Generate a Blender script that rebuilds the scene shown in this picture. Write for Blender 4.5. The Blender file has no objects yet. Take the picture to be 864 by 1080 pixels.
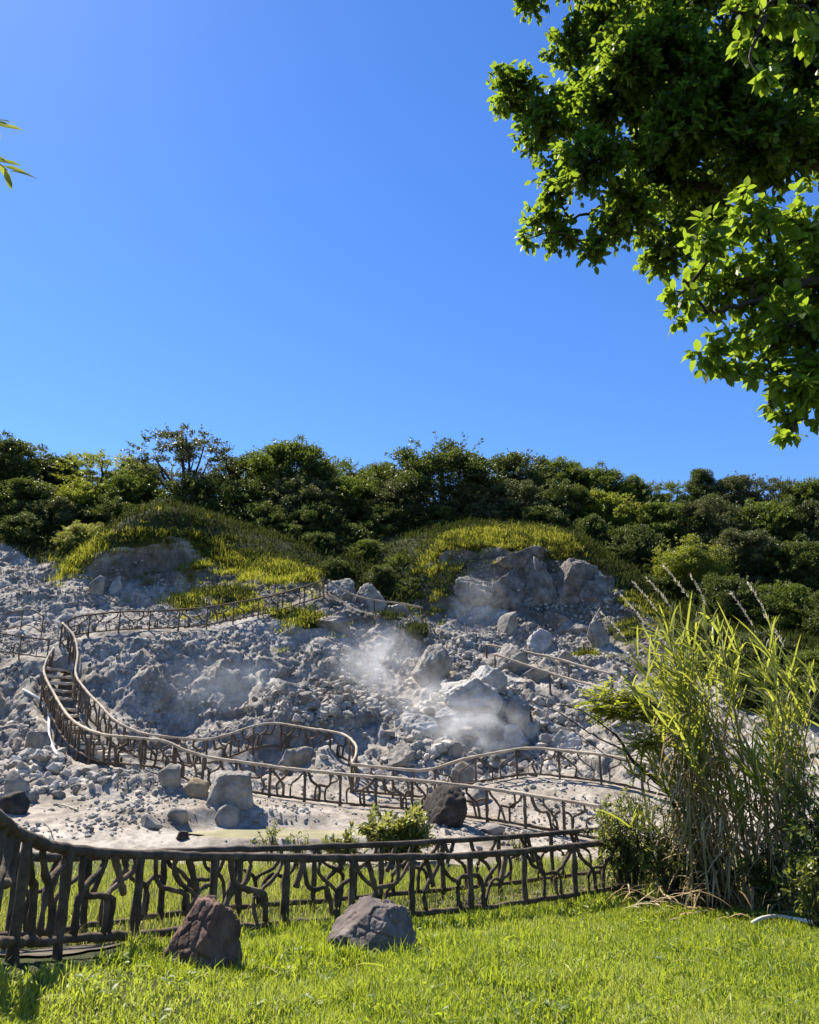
import bpy, math, random
import numpy as np
from mathutils import Vector
from mathutils.bvhtree import BVHTree

rng = np.random.RandomState(11)
random.seed(5)
SC = bpy.context.scene
COL = SC.collection
RAD = math.radians

# ------------------------------------------------------------------ camera
CAM_Z, PITCH, F = 1.6, RAD(16.1), 864.0
CT, ST = math.cos(PITCH), math.sin(PITCH)
cam_d = bpy.data.cameras.new('camera')
cam = bpy.data.objects.new('camera', cam_d)
COL.objects.link(cam)
cam.location = (0, 0, CAM_Z)
cam.rotation_euler = (RAD(90) + PITCH, 0, 0)
cam_d.sensor_fit = 'AUTO'
cam_d.sensor_width = 36
cam_d.lens = 36 * F / 1080.0
cam_d.clip_end = 3000
cam_d.clip_start = 0.05
SC.camera = cam

def ray(px, py):
    dx, dy = (px - 432) / F, (540 - py) / F
    return np.array([dx, CT - dy * ST, ST + dy * CT])

def P(px, py, Y):
    d = ray(px, py)
    return np.array([0, 0, CAM_Z]) + d * (Y / d[1])

def project(p):
    x, y, z = p[..., 0], p[..., 1], p[..., 2] - CAM_Z
    depth = y * CT + z * ST
    up = -y * ST + z * CT
    depth = np.where(depth < 0.3, 0.3, depth)
    return 432 + F * x / depth, 540 - F * up / depth

# ------------------------------------------------------------------ light, sky
SUN_EL, SUN_AZ = RAD(52), RAD(-43)            # azimuth from +Y, negative = to the left
w = bpy.data.worlds.new('World'); SC.world = w; w.use_nodes = True
nt = w.node_tree; nt.nodes.clear()
wo = nt.nodes.new('ShaderNodeOutputWorld'); bg = nt.nodes.new('ShaderNodeBackground')
sky = nt.nodes.new('ShaderNodeTexSky')
sky.sky_type = 'NISHITA'; sky.sun_disc = False
sky.sun_elevation = SUN_EL; sky.sun_rotation = SUN_AZ
sky.altitude = 700; sky.air_density = 1.15; sky.dust_density = 0.15; sky.ozone_density = 5.0
hs = nt.nodes.new('ShaderNodeHueSaturation'); hs.inputs['Saturation'].default_value = 1.22; hs.inputs['Hue'].default_value = 0.511
nt.links.new(sky.outputs[0], hs.inputs['Color'])
nt.links.new(hs.outputs[0], bg.inputs[0])
bg.inputs[1].default_value = 0.086
nt.links.new(bg.outputs[0], wo.inputs[0])
sd = bpy.data.lights.new('sun', 'SUN'); sun = bpy.data.objects.new('sun', sd); COL.objects.link(sun)
sd.energy = 5.0; sd.angle = RAD(0.53); sd.color = (1.0, 0.92, 0.77)
sdir = Vector((math.sin(SUN_AZ) * math.cos(SUN_EL), math.cos(SUN_AZ) * math.cos(SUN_EL), math.sin(SUN_EL)))
sun.rotation_euler = (-sdir).to_track_quat('-Z', 'Y').to_euler()
sun.location = (-20, 20, 40)
vs = SC.view_settings
SC.display_settings.display_device = 'sRGB'
vs.view_transform = 'Standard'; vs.look = 'None'; vs.gamma = 1.0; vs.exposure = 1.22
vs.use_curve_mapping = False
SC.render.engine = 'CYCLES'
SC.cycles.use_denoising = True
SC.cycles.max_bounces = 8; SC.cycles.transparent_max_bounces = 6
SC.cycles.transmission_bounces = 5
SC.cycles.volume_bounces = 2

# ------------------------------------------------------------------ noise
def _h(ix, iy, iz, s):
    n = (ix.astype(np.int64) * 374761393 + iy.astype(np.int64) * 668265263 + iz.astype(np.int64) * 2147483647 % 982451653 + s * 1274126177) & 0xffffffff
    n = ((n ^ (n >> 13)) * 1274126177) & 0xffffffff
    n = ((n ^ (n >> 16)) * 2246822519) & 0xffffffff
    return ((n ^ (n >> 15)) & 0xffffff) / float(0xffffff)

def vnoise(p, s=0):
    i = np.floor(p); f = p - i; f = f * f * (3 - 2 * f); i = i.astype(np.int64)
    out = 0
    for a in (0, 1):
        for b in (0, 1):
            for c in (0, 1):
                wt = (f[:, 0] if a else 1 - f[:, 0]) * (f[:, 1] if b else 1 - f[:, 1]) * (f[:, 2] if c else 1 - f[:, 2])
                out = out + wt * _h(i[:, 0] + a, i[:, 1] + b, i[:, 2] + c, s)
    return out * 2 - 1

def fbm(p, octv=4, s=0):
    t, a = 0, 0.5
    for o in range(octv):
        t = t + a * vnoise(p * (2.03 ** o) + o * 17.3, s + o); a *= 0.5
    return t

def worley(p, s=0):
    i = np.floor(p).astype(np.int64)
    f1 = np.full(len(p), 9.0); f2 = np.full(len(p), 9.0); cid = np.zeros(len(p))
    for a in (-1, 0, 1):
        for b in (-1, 0, 1):
            for c in (-1, 0, 1):
                x, y, z = i[:, 0] + a, i[:, 1] + b, i[:, 2] + c
                q = np.stack([x + _h(x, y, z, s), y + _h(x, y, z, s + 1), z + _h(x, y, z, s + 2)], 1)
                d = np.sqrt(((p - q) ** 2).sum(1))
                m = d < f1
                f2 = np.where(m, f1, np.minimum(f2, d))
                cid = np.where(m, _h(x, y, z, s + 3) + ((p - q) * (np.stack([_h(x, y, z, s + 5), _h(x, y, z, s + 6), _h(x, y, z, s + 7)], 1) - .5)).sum(1) * 1.9, cid)
                f1 = np.where(m, d, f1)
    return f1, f2, cid

# ------------------------------------------------------------------ mesh builder
class MB:
    def __init__(self):
        self.v, self.q, self.t, self.c, self.n = [], [], [], [], 0
    def add(self, v, quads=None, tris=None, tint=None):
        v = np.asarray(v, dtype=np.float64).reshape(-1, 3)
        if quads is not None and len(quads): self.q.append(np.asarray(quads, dtype=np.int64).reshape(-1, 4) + self.n)
        if tris is not None and len(tris): self.t.append(np.asarray(tris, dtype=np.int64).reshape(-1, 3) + self.n)
        if tint is None: tint = np.full(len(v), 0.5)
        self.c.append(np.broadcast_to(np.asarray(tint, dtype=np.float64), (len(v),)))
        self.v.append(v); self.n += len(v)
    def mesh(self, name, smooth=True):
        v = np.concatenate(self.v) if self.v else np.zeros((0, 3))
        q = np.concatenate(self.q) if self.q else np.zeros((0, 4), np.int64)
        t = np.concatenate(self.t) if self.t else np.zeros((0, 3), np.int64)
        me = bpy.data.meshes.new(name)
        me.vertices.add(len(v)); me.vertices.foreach_set('co', v.astype(np.float32).ravel())
        me.loops.add(len(q) * 4 + len(t) * 3)
        me.loops.foreach_set('vertex_index', np.concatenate([q.ravel(), t.ravel()]).astype(np.int32))
        me.polygons.add(len(q) + len(t))
        st = np.concatenate([np.arange(len(q)) * 4, len(q) * 4 + np.arange(len(t)) * 3]).astype(np.int32)
        me.polygons.foreach_set('loop_start', st)
        me.update(calc_edges=True)
        me.polygons.foreach_set('use_smooth', np.full(len(q) + len(t), smooth))
        at = me.attributes.new('tint', 'FLOAT', 'POINT')
        at.data.foreach_set('value', np.concatenate(self.c).astype(np.float32))
        return me
    def build(self, name, mat, parent=None, origin=None, smooth=True):
        if origin is not None:
            self.v = [a - np.asarray(origin) for a in self.v]
        me = self.mesh(name, smooth)
        o = bpy.data.objects.new(name, me); COL.objects.link(o)
        me.materials.append(mat)
        if parent is not None: o.parent = parent
        elif origin is not None: o.location = origin
        return o

def tag(o, label=None, cat=None, group=None, kind=None):
    if label: o['label'] = label
    if cat: o['category'] = cat
    if group: o['group'] = group
    if kind: o['kind'] = kind
    return o

def empty(name, loc, label, cat, group=None):
    o = bpy.data.objects.new(name, None); COL.objects.link(o)
    o.location = loc; o.empty_display_size = 0.2
    return tag(o, label, cat, group)

def catmull(pts, n):
    pts = np.asarray(pts, float)
    if len(pts) < 3:
        return np.linspace(0, 1, n)[:, None] * (pts[-1] - pts[0]) + pts[0]
    e = np.vstack([2 * pts[0] - pts[1], pts, 2 * pts[-1] - pts[-2]])
    out = []
    u = np.linspace(0, len(pts) - 1 - 1e-6, n)
    for a in u:
        i = int(a); t = a - i
        p0, p1, p2, p3 = e[i], e[i + 1], e[i + 2], e[i + 3]
        out.append(0.5 * ((2 * p1) + (-p0 + p2) * t + (2 * p0 - 5 * p1 + 4 * p2 - p3) * t * t + (-p0 + 3 * p1 - 3 * p2 + p3) * t ** 3))
    return np.array(out)

def tube(mb, pts, r, seg=6, rough=0.0, tint=0.5, cap=True, squash=1.0):
    pts = np.asarray(pts, float); n = len(pts)
    r = np.broadcast_to(np.asarray(r, float), (n,))
    tg = np.gradient(pts, axis=0); tg /= np.linalg.norm(tg, axis=1)[:, None] + 1e-9
    ref = np.array([0.13, 0.07, 1.0]) if abs(tg[:, 2]).mean() < 0.85 else np.array([1.0, 0.1, 0.05])
    s = np.cross(tg, ref); s /= np.linalg.norm(s, axis=1)[:, None] + 1e-9
    u = np.cross(s, tg)
    a = np.arange(seg) / seg * 2 * math.pi
    rr = r[:, None] * (1 + rough * (rng.rand(n, seg) - 0.5) * 2)
    v = pts[:, None, :] + rr[..., None] * (np.cos(a)[None, :, None] * s[:, None, :] + squash * np.sin(a)[None, :, None] * u[:, None, :])
    v = v.reshape(-1, 3)
    i = np.arange(n - 1)[:, None] * seg; j = np.arange(seg)[None, :]; k = (j + 1) % seg
    q = np.stack([i + j, i + k, i + seg + k, i + seg + j], -1).reshape(-1, 4)
    t = []
    if cap:
        v = np.vstack([v, pts[0], pts[-1]])
        for c in range(seg):
            d = (c + 1) % seg
            t.append((n * seg, d, c)); t.append((n * seg + 1, (n - 1) * seg + c, (n - 1) * seg + d))
    mb.add(v, q, t, tint)

def unit(v):
    return v / (np.linalg.norm(v, axis=-1, keepdims=True) + 1e-9)

def leaves(mb, pos, dirs, nrm, L, W, tint, bend=0.25, fold=0.2):
    """pointed oval leaves: pos base (n,3), dirs along the leaf, nrm face normal; 8 verts each"""
    n = len(pos)
    if n == 0: return
    L = np.broadcast_to(L, (n,))[:, None]; W = np.broadcast_to(W, (n,))[:, None]
    d = unit(dirs); s = unit(np.cross(d, nrm)); u = np.cross(s, d)
    def pt(a, b, c): return pos + d * L * a + s * W * b + u * L * c
    v = np.stack([pt(0, 0, 0), pt(.3, -.42, fold * .3 - bend * .05), pt(.3, 0, -bend * .05), pt(.3, .42, fold * .3 - bend * .05),
                  pt(.68, -.40, fold * .25 - bend * .35), pt(.68, 0, -bend * .35), pt(.68, .40, fold * .25 - bend * .35), pt(1, 0, -bend)], 1).reshape(-1, 3)
    b = (np.arange(n) * 8)[:, None, None]
    q = (np.array([[1, 2, 5, 4], [2, 3, 6, 5]])[None] + b).reshape(-1, 4)
    t = (np.array([[0, 2, 1], [0, 3, 2], [4, 5, 7], [5, 6, 7]])[None] + b).reshape(-1, 3)
    mb.add(v, q, t, np.repeat(np.broadcast_to(tint, (n,)), 8))

def cards(mb, pos, dirs, nrm, L, W, tint):
    """small folded 4-corner leaf clumps for far trees"""
    n = len(pos)
    if n == 0: return
    L = np.broadcast_to(L, (n,))[:, None]; W = np.broadcast_to(W, (n,))[:, None]
    d = unit(dirs); s = unit(np.cross(d, nrm)); u = np.cross(s, d)
    v = np.stack([pos, pos + d * L * .5 + s * W * .5 + u * W * .15, pos + d * L - u * L * .12, pos + d * L * .45 - s * W * .5 + u * W * .15], 1).reshape(-1, 3)
    b = (np.arange(n) * 4)[:, None, None]
    t = (np.array([[0, 1, 2], [0, 2, 3]])[None] + b).reshape(-1, 3)
    mb.add(v, None, t, np.repeat(np.broadcast_to(tint, (n,)), 4))

def blades(mb, base, length, width, lean, az, tint, droop=0.5):
    """grass blades: 5 verts, bent once"""
    n = len(base)
    if n == 0: return
    L = np.broadcast_to(length, (n,))[:, None]; W = np.broadcast_to(width, (n,))[:, None] / 2
    h = np.stack([np.cos(az), np.sin(az), np.zeros(n)], 1)
    s = np.stack([-np.sin(az), np.cos(az), np.zeros(n)], 1)
    sp = rng.rand(n)[:, None] * 6.28
    s = s * np.cos(sp) + h * np.sin(sp)
    z = np.array([0, 0, 1.0])[None]
    le = np.broadcast_to(lean, (n,))[:, None]
    mid = base + z * L * .55 * np.cos(le * .5) + h * L * .55 * np.sin(le * .5)
    tip = mid + (z * np.cos(le * (1 + droop)) + h * np.sin(le * (1 + droop))) * L * .5
    v = np.stack([base - s * W, base + s * W, mid - s * W * .8, mid + s * W * .8, tip], 1).reshape(-1, 3)
    b = (np.arange(n) * 5)[:, None, None]
    q = (np.array([[0, 1, 3, 2]])[None] + b).reshape(-1, 4)
    t = (np.array([[2, 3, 4]])[None] + b).reshape(-1, 3)
    mb.add(v, q, t, np.repeat(np.broadcast_to(tint, (n,)), 5))

def strips(mb, path, width, nrm_hint, tint):
    """long arching leaf blades: path (n,k,3)"""
    n, k, _ = path.shape
    if n == 0: return
    tg = unit(np.gradient(path, axis=1))
    s = unit(np.cross(tg, nrm_hint[:, None, :]))
    prof = np.sin(np.linspace(0.25, 1, k) * math.pi) ** 0.7; prof[-1] = 0.02
    wv = (np.broadcast_to(width, (n,))[:, None] * prof[None])[..., None] * .5
    v = np.stack([path - s * wv, path + s * wv], 2).reshape(-1, 3)
    i = np.arange(k - 1) * 2
    q0 = np.stack([i, i + 1, i + 3, i + 2], 1)
    q = (q0[None] + (np.arange(n) * 2 * k)[:, None, None]).reshape(-1, 4)
    mb.add(v, q, None, np.repeat(np.broadcast_to(tint, (n,)), 2 * k))

# ------------------------------------------------------------------ materials
def new_mat(name):
    m = bpy.data.materials.new(name); m.use_nodes = True
    n = m.node_tree; n.nodes.clear()
    out = n.nodes.new('ShaderNodeOutputMaterial')
    return m, n, out
def N(n, t, **kw):
    x = n.nodes.new(t)
    for k, v in kw.items():
        if k in x.inputs.keys(): x.inputs[k].default_value = v
        else: setattr(x, k, v)
    return x
def ramp(n, src, stops):
    r = n.nodes.new('ShaderNodeValToRGB')
    e = r.color_ramp.elements
    while len(e) < len(stops): e.new(0.5)
    for i, (p, c) in enumerate(stops):
        e[i].position = p; e[i].color = (*c, 1) if len(c) == 3 else c
    n.links.new(src, r.inputs[0]); return r
def mix(n, fac, a, b, mode='MIX'):
    x = n.nodes.new('ShaderNodeMix'); x.data_type = 'RGBA'; x.blend_type = mode
    for s, i in ((fac, 0), (a, 6), (b, 7)):
        if hasattr(s, 'is_output'): n.links.new(s, x.inputs[i])
        else: x.inputs[i].default_value = s if i == 0 else ((*s, 1) if len(s) == 3 else s)
    return x.outputs[2]
def attr(n, name):
    a = n.nodes.new('ShaderNodeAttribute'); a.attribute_name = name; return a

def leaf_mat(name, c0, c1, c2, trans=0.4, tcol=(0.35, 0.5, 0.04), rough=0.45, spec=0.4):
    m, n, out = new_mat(name)
    a = attr(n, 'tint')
    r = ramp(n, a.outputs['Fac'], [(0.0, c0), (0.5, c1), (1.0, c2)])
    pr = N(n, 'ShaderNodeBsdfPrincipled', Roughness=rough)
    pr.inputs['Specular IOR Level'].default_value = spec
    n.links.new(r.outputs[0], pr.inputs['Base Color'])
    tr = n.nodes.new('ShaderNodeBsdfTranslucent')
    tc = mix(n, 0.6, r.outputs[0], tcol)
    n.links.new(tc, tr.inputs[0])
    ms = n.nodes.new('ShaderNodeMixShader'); ms.inputs[0].default_value = trans
    n.links.new(pr.outputs[0], ms.inputs[1]); n.links.new(tr.outputs[0], ms.inputs[2])
    n.links.new(ms.outputs[0], out.inputs[0])
    return m

def rough_mat(name, stops, scale=3.0, detail=8, rough=0.9, bump=0.5, bscale=12.0, spots=None, dist=0.02, coord='Object', tint=True):
    m, n, out = new_mat(name)
    tc = n.nodes.new('ShaderNodeTexCoord')
    nz = N(n, 'ShaderNodeTexNoise', Scale=scale, Detail=detail, Roughness=0.62)
    n.links.new(tc.outputs[coord], nz.inputs['Vector'])
    r = ramp(n, nz.outputs['Fac'], stops)
    col = r.outputs[0]
    if spots:
        n2 = N(n, 'ShaderNodeTexNoise', Scale=spots[0], Detail=6, Roughness=0.7)
        n.links.new(tc.outputs[coord], n2.inputs['Vector'])
        r2 = ramp(n, n2.outputs['Fac'], [(spots[1], (0, 0, 0)), (spots[2], (1, 1, 1))])
        col = mix(n, r2.outputs[0], col, spots[3])
    if tint:
        a = attr(n, 'tint')
        v = ramp(n, a.outputs['Fac'], [(0, (.55, .55, .55)), (1, (1.35, 1.32, 1.28))])
        col = mix(n, 1.0, col, v.outputs[0], 'MULTIPLY')
    pr = N(n, 'ShaderNodeBsdfPrincipled', Roughness=rough)
    pr.inputs['Specular IOR Level'].default_value = 0.25
    n.links.new(col, pr.inputs['Base Color'])
    nb = N(n, 'ShaderNodeTexNoise', Scale=bscale, Detail=9, Roughness=0.68)
    n.links.new(tc.outputs[coord], nb.inputs['Vector'])
    bp = N(n, 'ShaderNodeBump', Strength=bump, Distance=dist)
    n.links.new(nb.outputs['Fac'], bp.inputs['Height'])
    n.links.new(bp.outputs[0], pr.inputs['Normal'])
    n.links.new(pr.outputs[0], out.inputs[0])
    return m

# terrain: rock / soil under grass / mud by zone attributes
m_ter, n, out = new_mat('hillside_surface')
tc = n.nodes.new('ShaderNodeTexCoord')
def noise(sc, det=8, ro=0.6):
    x = N(n, 'ShaderNodeTexNoise', Scale=sc, Detail=det, Roughness=ro); n.links.new(tc.outputs['Object'], x.inputs['Vector']); return x.outputs['Fac']
rk = ramp(n, noise(0.9, 10, 0.68), [(0.28, (.13, .123, .112)), (0.45, (.285, .268, .244)), (0.62, (.43, .408, .373)), (0.8, (.57, .545, .50))])
fine = ramp(n, noise(7, 8, 0.75), [(0.3, (.45, .44, .43)), (0.7, (1.3, 1.3, 1.3))])
rock = mix(n, 1.0, rk.outputs[0], fine.outputs[0], 'MULTIPLY')
ochre = ramp(n, noise(0.35, 5), [(0.55, (0, 0, 0)), (0.72, (1, 1, 1))])
rock = mix(n, mix(n, 1.0, ochre.outputs[0], (.45, .45, .45), 'MULTIPLY'), rock, (.36, .27, .17))
blue = ramp(n, noise(0.22, 4), [(0.5, (0, 0, 0)), (0.66, (1, 1, 1))])
rock = mix(n, mix(n, 1.0, blue.outputs[0], (.4, .4, .4), 'MULTIPLY'), rock, (.27, .278, .29))
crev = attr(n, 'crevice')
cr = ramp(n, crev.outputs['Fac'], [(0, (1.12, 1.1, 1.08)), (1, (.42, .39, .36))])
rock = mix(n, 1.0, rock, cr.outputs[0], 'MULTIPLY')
soil = ramp(n, noise(1.2, 8), [(0.3, (.016, .020, .006)), (0.5, (.034, .042, .012)), (0.75, (.075, .075, .026))])
mudc = ramp(n, noise(0.7, 9, 0.65), [(0.3, (.14, .118, .095)), (0.46, (.27, .24, .205)), (0.6, (.37, .335, .29)), (0.75, (.47, .43, .38))])
mfine = ramp(n, noise(5, 8, 0.7), [(0.3, (.55, .53, .51)), (0.65, (1.18, 1.18, 1.18))])
mud = mix(n, 1.0, mudc.outputs[0], mfine.outputs[0], 'MULTIPLY')
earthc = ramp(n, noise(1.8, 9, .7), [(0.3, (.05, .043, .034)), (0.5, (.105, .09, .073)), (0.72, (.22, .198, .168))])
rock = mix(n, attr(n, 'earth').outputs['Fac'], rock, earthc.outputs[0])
c1 = mix(n, attr(n, 'mud').outputs['Fac'], rock, mud)
gf = N(n, 'ShaderNodeMath', operation='ADD')
gn = N(n, 'ShaderNodeMath', operation='MULTIPLY_ADD'); gn.inputs[1].default_value = 0.9; gn.inputs[2].default_value = -0.45
n.links.new(noise(1.6, 6, 0.65), gn.inputs[0])
n.links.new(attr(n, 'green').outputs['Fac'], gf.inputs[0]); n.links.new(gn.outputs[0], gf.inputs[1])
gr = ramp(n, gf.outputs[0], [(0.4, (0, 0, 0)), (0.6, (1, 1, 1))])
c2 = mix(n, gr.outputs[0], c1, soil.outputs[0])
pr = N(n, 'ShaderNodeBsdfPrincipled'); pr.inputs['Specular IOR Level'].default_value = 0.15
n.links.new(c2, pr.inputs['Base Color'])
wet = ramp(n, attr(n, 'wet').outputs['Fac'], [(0, (.92, .92, .92)), (1, (.38, .38, .38))])
n.links.new(wet.outputs[0], pr.inputs['Roughness'])
bp = N(n, 'ShaderNodeBump', Strength=0.75, Distance=0.06); n.links.new(noise(6, 12, 0.72), bp.inputs['Height'])
n.links.new(bp.outputs[0], pr.inputs['Normal']); n.links.new(pr.outputs[0], out.inputs[0])

M = {}
M['boulder'] = rough_mat('pale_boulder_stone', [(.3, (.10, .094, .086)), (.48, (.235, .22, .20)), (.7, (.42, .395, .36))], 2.2, 10, .92, .8, 9, (1.1, .58, .75, (.30, .24, .17)), .05)
M['cliff_rock'] = rough_mat('fractured_cliff_stone', [(.3, (.06, .054, .048)), (.48, (.16, .146, .132)), (.7, (.33, .31, .285))], 1.6, 12, .93, 1.0, 6, (1.0, .56, .72, (.13, .11, .075)), .09)  # darker version of the boulder stone; the cliff's shade is put into the colour
M['white_boulder'] = rough_mat('white_crusted_stone', [(.3, (.20, .192, .18)), (.5, (.37, .36, .345)), (.72, (.56, .55, .535))], 2.0, 10, .9, .7, 9, (1.4, .56, .7, (.33, .36, .42)), .05)
M['dark_boulder'] = rough_mat('dark_stone', [(.3, (.018, .015, .013)), (.55, (.05, .043, .037)), (.78, (.14, .125, .11))], 3.0, 10, .9, .8, 10, None, .04)
M['brown_boulder'] = rough_mat('brown_stone', [(.3, (.075, .046, .036)), (.5, (.165, .10, .078)), (.75, (.29, .20, .16))], 4.0, 12, .85, 1.0, 14, (3.0, .6, .72, (.33, .30, .27)), .035)
M['grey_boulder'] = rough_mat('purple_grey_stone', [(.3, (.065, .052, .048)), (.5, (.145, .12, .112)), (.75, (.27, .235, .22))], 3.5, 12, .85, .9, 13, (2.6, .6, .74, (.34, .32, .30)), .03)
M['tan_boulder'] = rough_mat('tan_stone', [(.3, (.20, .15, .09)), (.55, (.34, .27, .17)), (.75, (.44, .38, .29))], 3.0, 8, .9, .7, 10, None, .04)
M['rubble'] = rough_mat('rubble_stone', [(.3, (.14, .132, .12)), (.5, (.32, .30, .275)), (.72, (.51, .485, .445))], 1.4, 9, .93, .7, 9, (.5, .56, .72, (.33, .26, .18)), .04)
M['log'] = rough_mat('dark_weathered_concrete', [(.3, (.04, .028, .019)), (.5, (.095, .068, .045)), (.75, (.21, .16, .11))], 5, 9, .85, .9, 22, (2.0, .62, .76, (.13, .12, .07)), .018)
M['log_rail'] = rough_mat('dark_weathered_rail', [(.3, (.035, .026, .02)), (.5, (.08, .06, .046)), (.75, (.18, .145, .115))], 5, 9, .8, .9, 20, None, .015)
M['rail'] = rough_mat('pale_worn_rail', [(.3, (.27, .21, .15)), (.55, (.45, .375, .285)), (.8, (.60, .53, .43))], 2, 6, .75, .4, 15, None, .01)
M['bars'] = rough_mat('brown_rail_bars', [(.3, (.065, .045, .028)), (.5, (.12, .086, .056)), (.75, (.21, .16, .11))], 2, 6, .85, .4, 15, None, .01)
M['step'] = rough_mat('pale_stair_stone', [(.3, (.36, .30, .23)), (.5, (.50, .44, .36)), (.75, (.62, .57, .48))], 2.5, 8, .9, .6, 10, None, .03)
M['hose'] = rough_mat('pale_blue_hose', [(.3, (.42, .46, .5)), (.7, (.66, .68, .68))], 3, 4, .5, .1, 20, (1.0, .5, .6, (.55, .5, .42)), .005)
M['pipe'] = rough_mat('white_pipe', [(.3, (.62, .6, .55)), (.7, (.8, .79, .75))], 3, 4, .5, .1, 20, None, .005)
M['bark'] = rough_mat('bark', [(.3, (.025, .02, .015)), (.55, (.06, .048, .036)), (.8, (.13, .11, .085))], 6, 9, .9, .9, 18, None, .02)
M['deadwood'] = rough_mat('dead_wood', [(.3, (.3, .26, .2)), (.7, (.55, .5, .42))], 6, 6, .9, .5, 18, None, .01)
M['path'] = rough_mat('path_concrete', [(.3, (.05, .042, .03)), (.55, (.11, .092, .066)), (.8, (.2, .17, .13))], 2.5, 8, .92, .6, 10, None, .02)

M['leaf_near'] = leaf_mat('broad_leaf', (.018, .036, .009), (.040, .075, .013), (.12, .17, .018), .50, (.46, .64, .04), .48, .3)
M['leaf_sprig'] = leaf_mat('sprig_leaf', (.08, .12, .02), (.14, .18, .03), (.22, .22, .04), .5, (.55, .6, .08))
M['leaf_dark'] = leaf_mat('dark_crown_leaf', (.022, .036, .010), (.048, .068, .018), (.105, .125, .040), .28, (.2, .25, .03), .5, .32)
M['leaf_grey'] = leaf_mat('grey_green_crown_leaf', (.030, .040, .016), (.066, .080, .032), (.145, .155, .075), .26, (.2, .22, .05), .5, .32)
M['leaf_mid'] = leaf_mat('mid_green_crown_leaf', (.026, .044, .011), (.058, .086, .018), (.115, .140, .035), .3, (.28, .36, .03), .5, .32)
M['leaf_lime'] = leaf_mat('lime_crown_leaf', (.06, .085, .012), (.115, .145, .02), (.2, .215, .035), .4, (.42, .46, .04), .45, .4)
M['leaf_shrub'] = leaf_mat('shrub_leaf', (.06, .08, .02), (.115, .145, .035), (.22, .22, .07), .42, (.5, .52, .08), .45, .5)
M['leaf_yellow'] = leaf_mat('broad_shrub_leaf', (.085, .105, .03), (.16, .18, .05), (.28, .27, .09), .4, (.5, .5, .1), .4, .5)
M['cane_leaf'] = leaf_mat('cane_leaf', (.06, .085, .014), (.155, .185, .028), (.34, .32, .09), .48, (.62, .66, .08), .4, .45)
M['sapling_leaf'] = leaf_mat('sapling_leaf', (.08, .12, .012), (.15, .19, .022), (.26, .26, .04), .5, (.62, .66, .04), .45, .4)
M['dry_leaf'] = leaf_mat('dry_cane_leaf', (.20, .135, .06), (.42, .31, .16), (.66, .55, .36), .4, (.68, .52, .28), .7, .2)
M['cane_stem'] = rough_mat('cane_stem', [(.3, (.14, .12, .05)), (.6, (.26, .24, .1)), (.8, (.38, .33, .17))], 3, 5, .6, .2, 20, None, .005)
M['plume'] = leaf_mat('seed_plume', (.62, .54, .42), (.76, .69, .56), (.86, .82, .7), .5, (.85, .78, .62), .8, .1)
M['grass'] = leaf_mat('lawn_blade', (.060, .100, .012), (.155, .215, .018), (.34, .34, .095), .45, (.62, .74, .04), .5, .35)
M['tallgrass'] = leaf_mat('tall_grass_blade', (.08, .12, .014), (.16, .21, .025), (.44, .33, .15), .42, (.5, .58, .06), .55, .3)
M['cliffgrass'] = leaf_mat('cliff_grass_blade', (.06, .07, .012), (.15, .16, .022), (.30, .265, .075), .45, (.64, .66, .06), .85, .06)
M['undergrowth'] = leaf_mat('undergrowth_blade', (.011, .016, .005), (.025, .033, .009), (.060, .062, .018), .22, (.15, .19, .03), .85, .05)

# pond
m, n, out = new_mat('murky_pond_water')
tc = n.nodes.new('ShaderNodeTexCoord')
nz = N(n, 'ShaderNodeTexNoise', Scale=1.3, Detail=6); n.links.new(tc.outputs['Object'], nz.inputs['Vector'])
r = ramp(n, nz.outputs['Fac'], [(.35, (.24, .22, .12)), (.65, (.36, .335, .20))])
pr = N(n, 'ShaderNodeBsdfPrincipled', Roughness=0.28); n.links.new(r.outputs[0], pr.inputs['Base Color'])
nb = N(n, 'ShaderNodeTexNoise', Scale=9, Detail=4); n.links.new(tc.outputs['Object'], nb.inputs['Vector'])
bp = N(n, 'ShaderNodeBump', Strength=0.15, Distance=0.01); n.links.new(nb.outputs['Fac'], bp.inputs['Height']); n.links.new(bp.outputs[0], pr.inputs['Normal'])
n.links.new(pr.outputs[0], out.inputs[0]); M['pond'] = m

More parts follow.
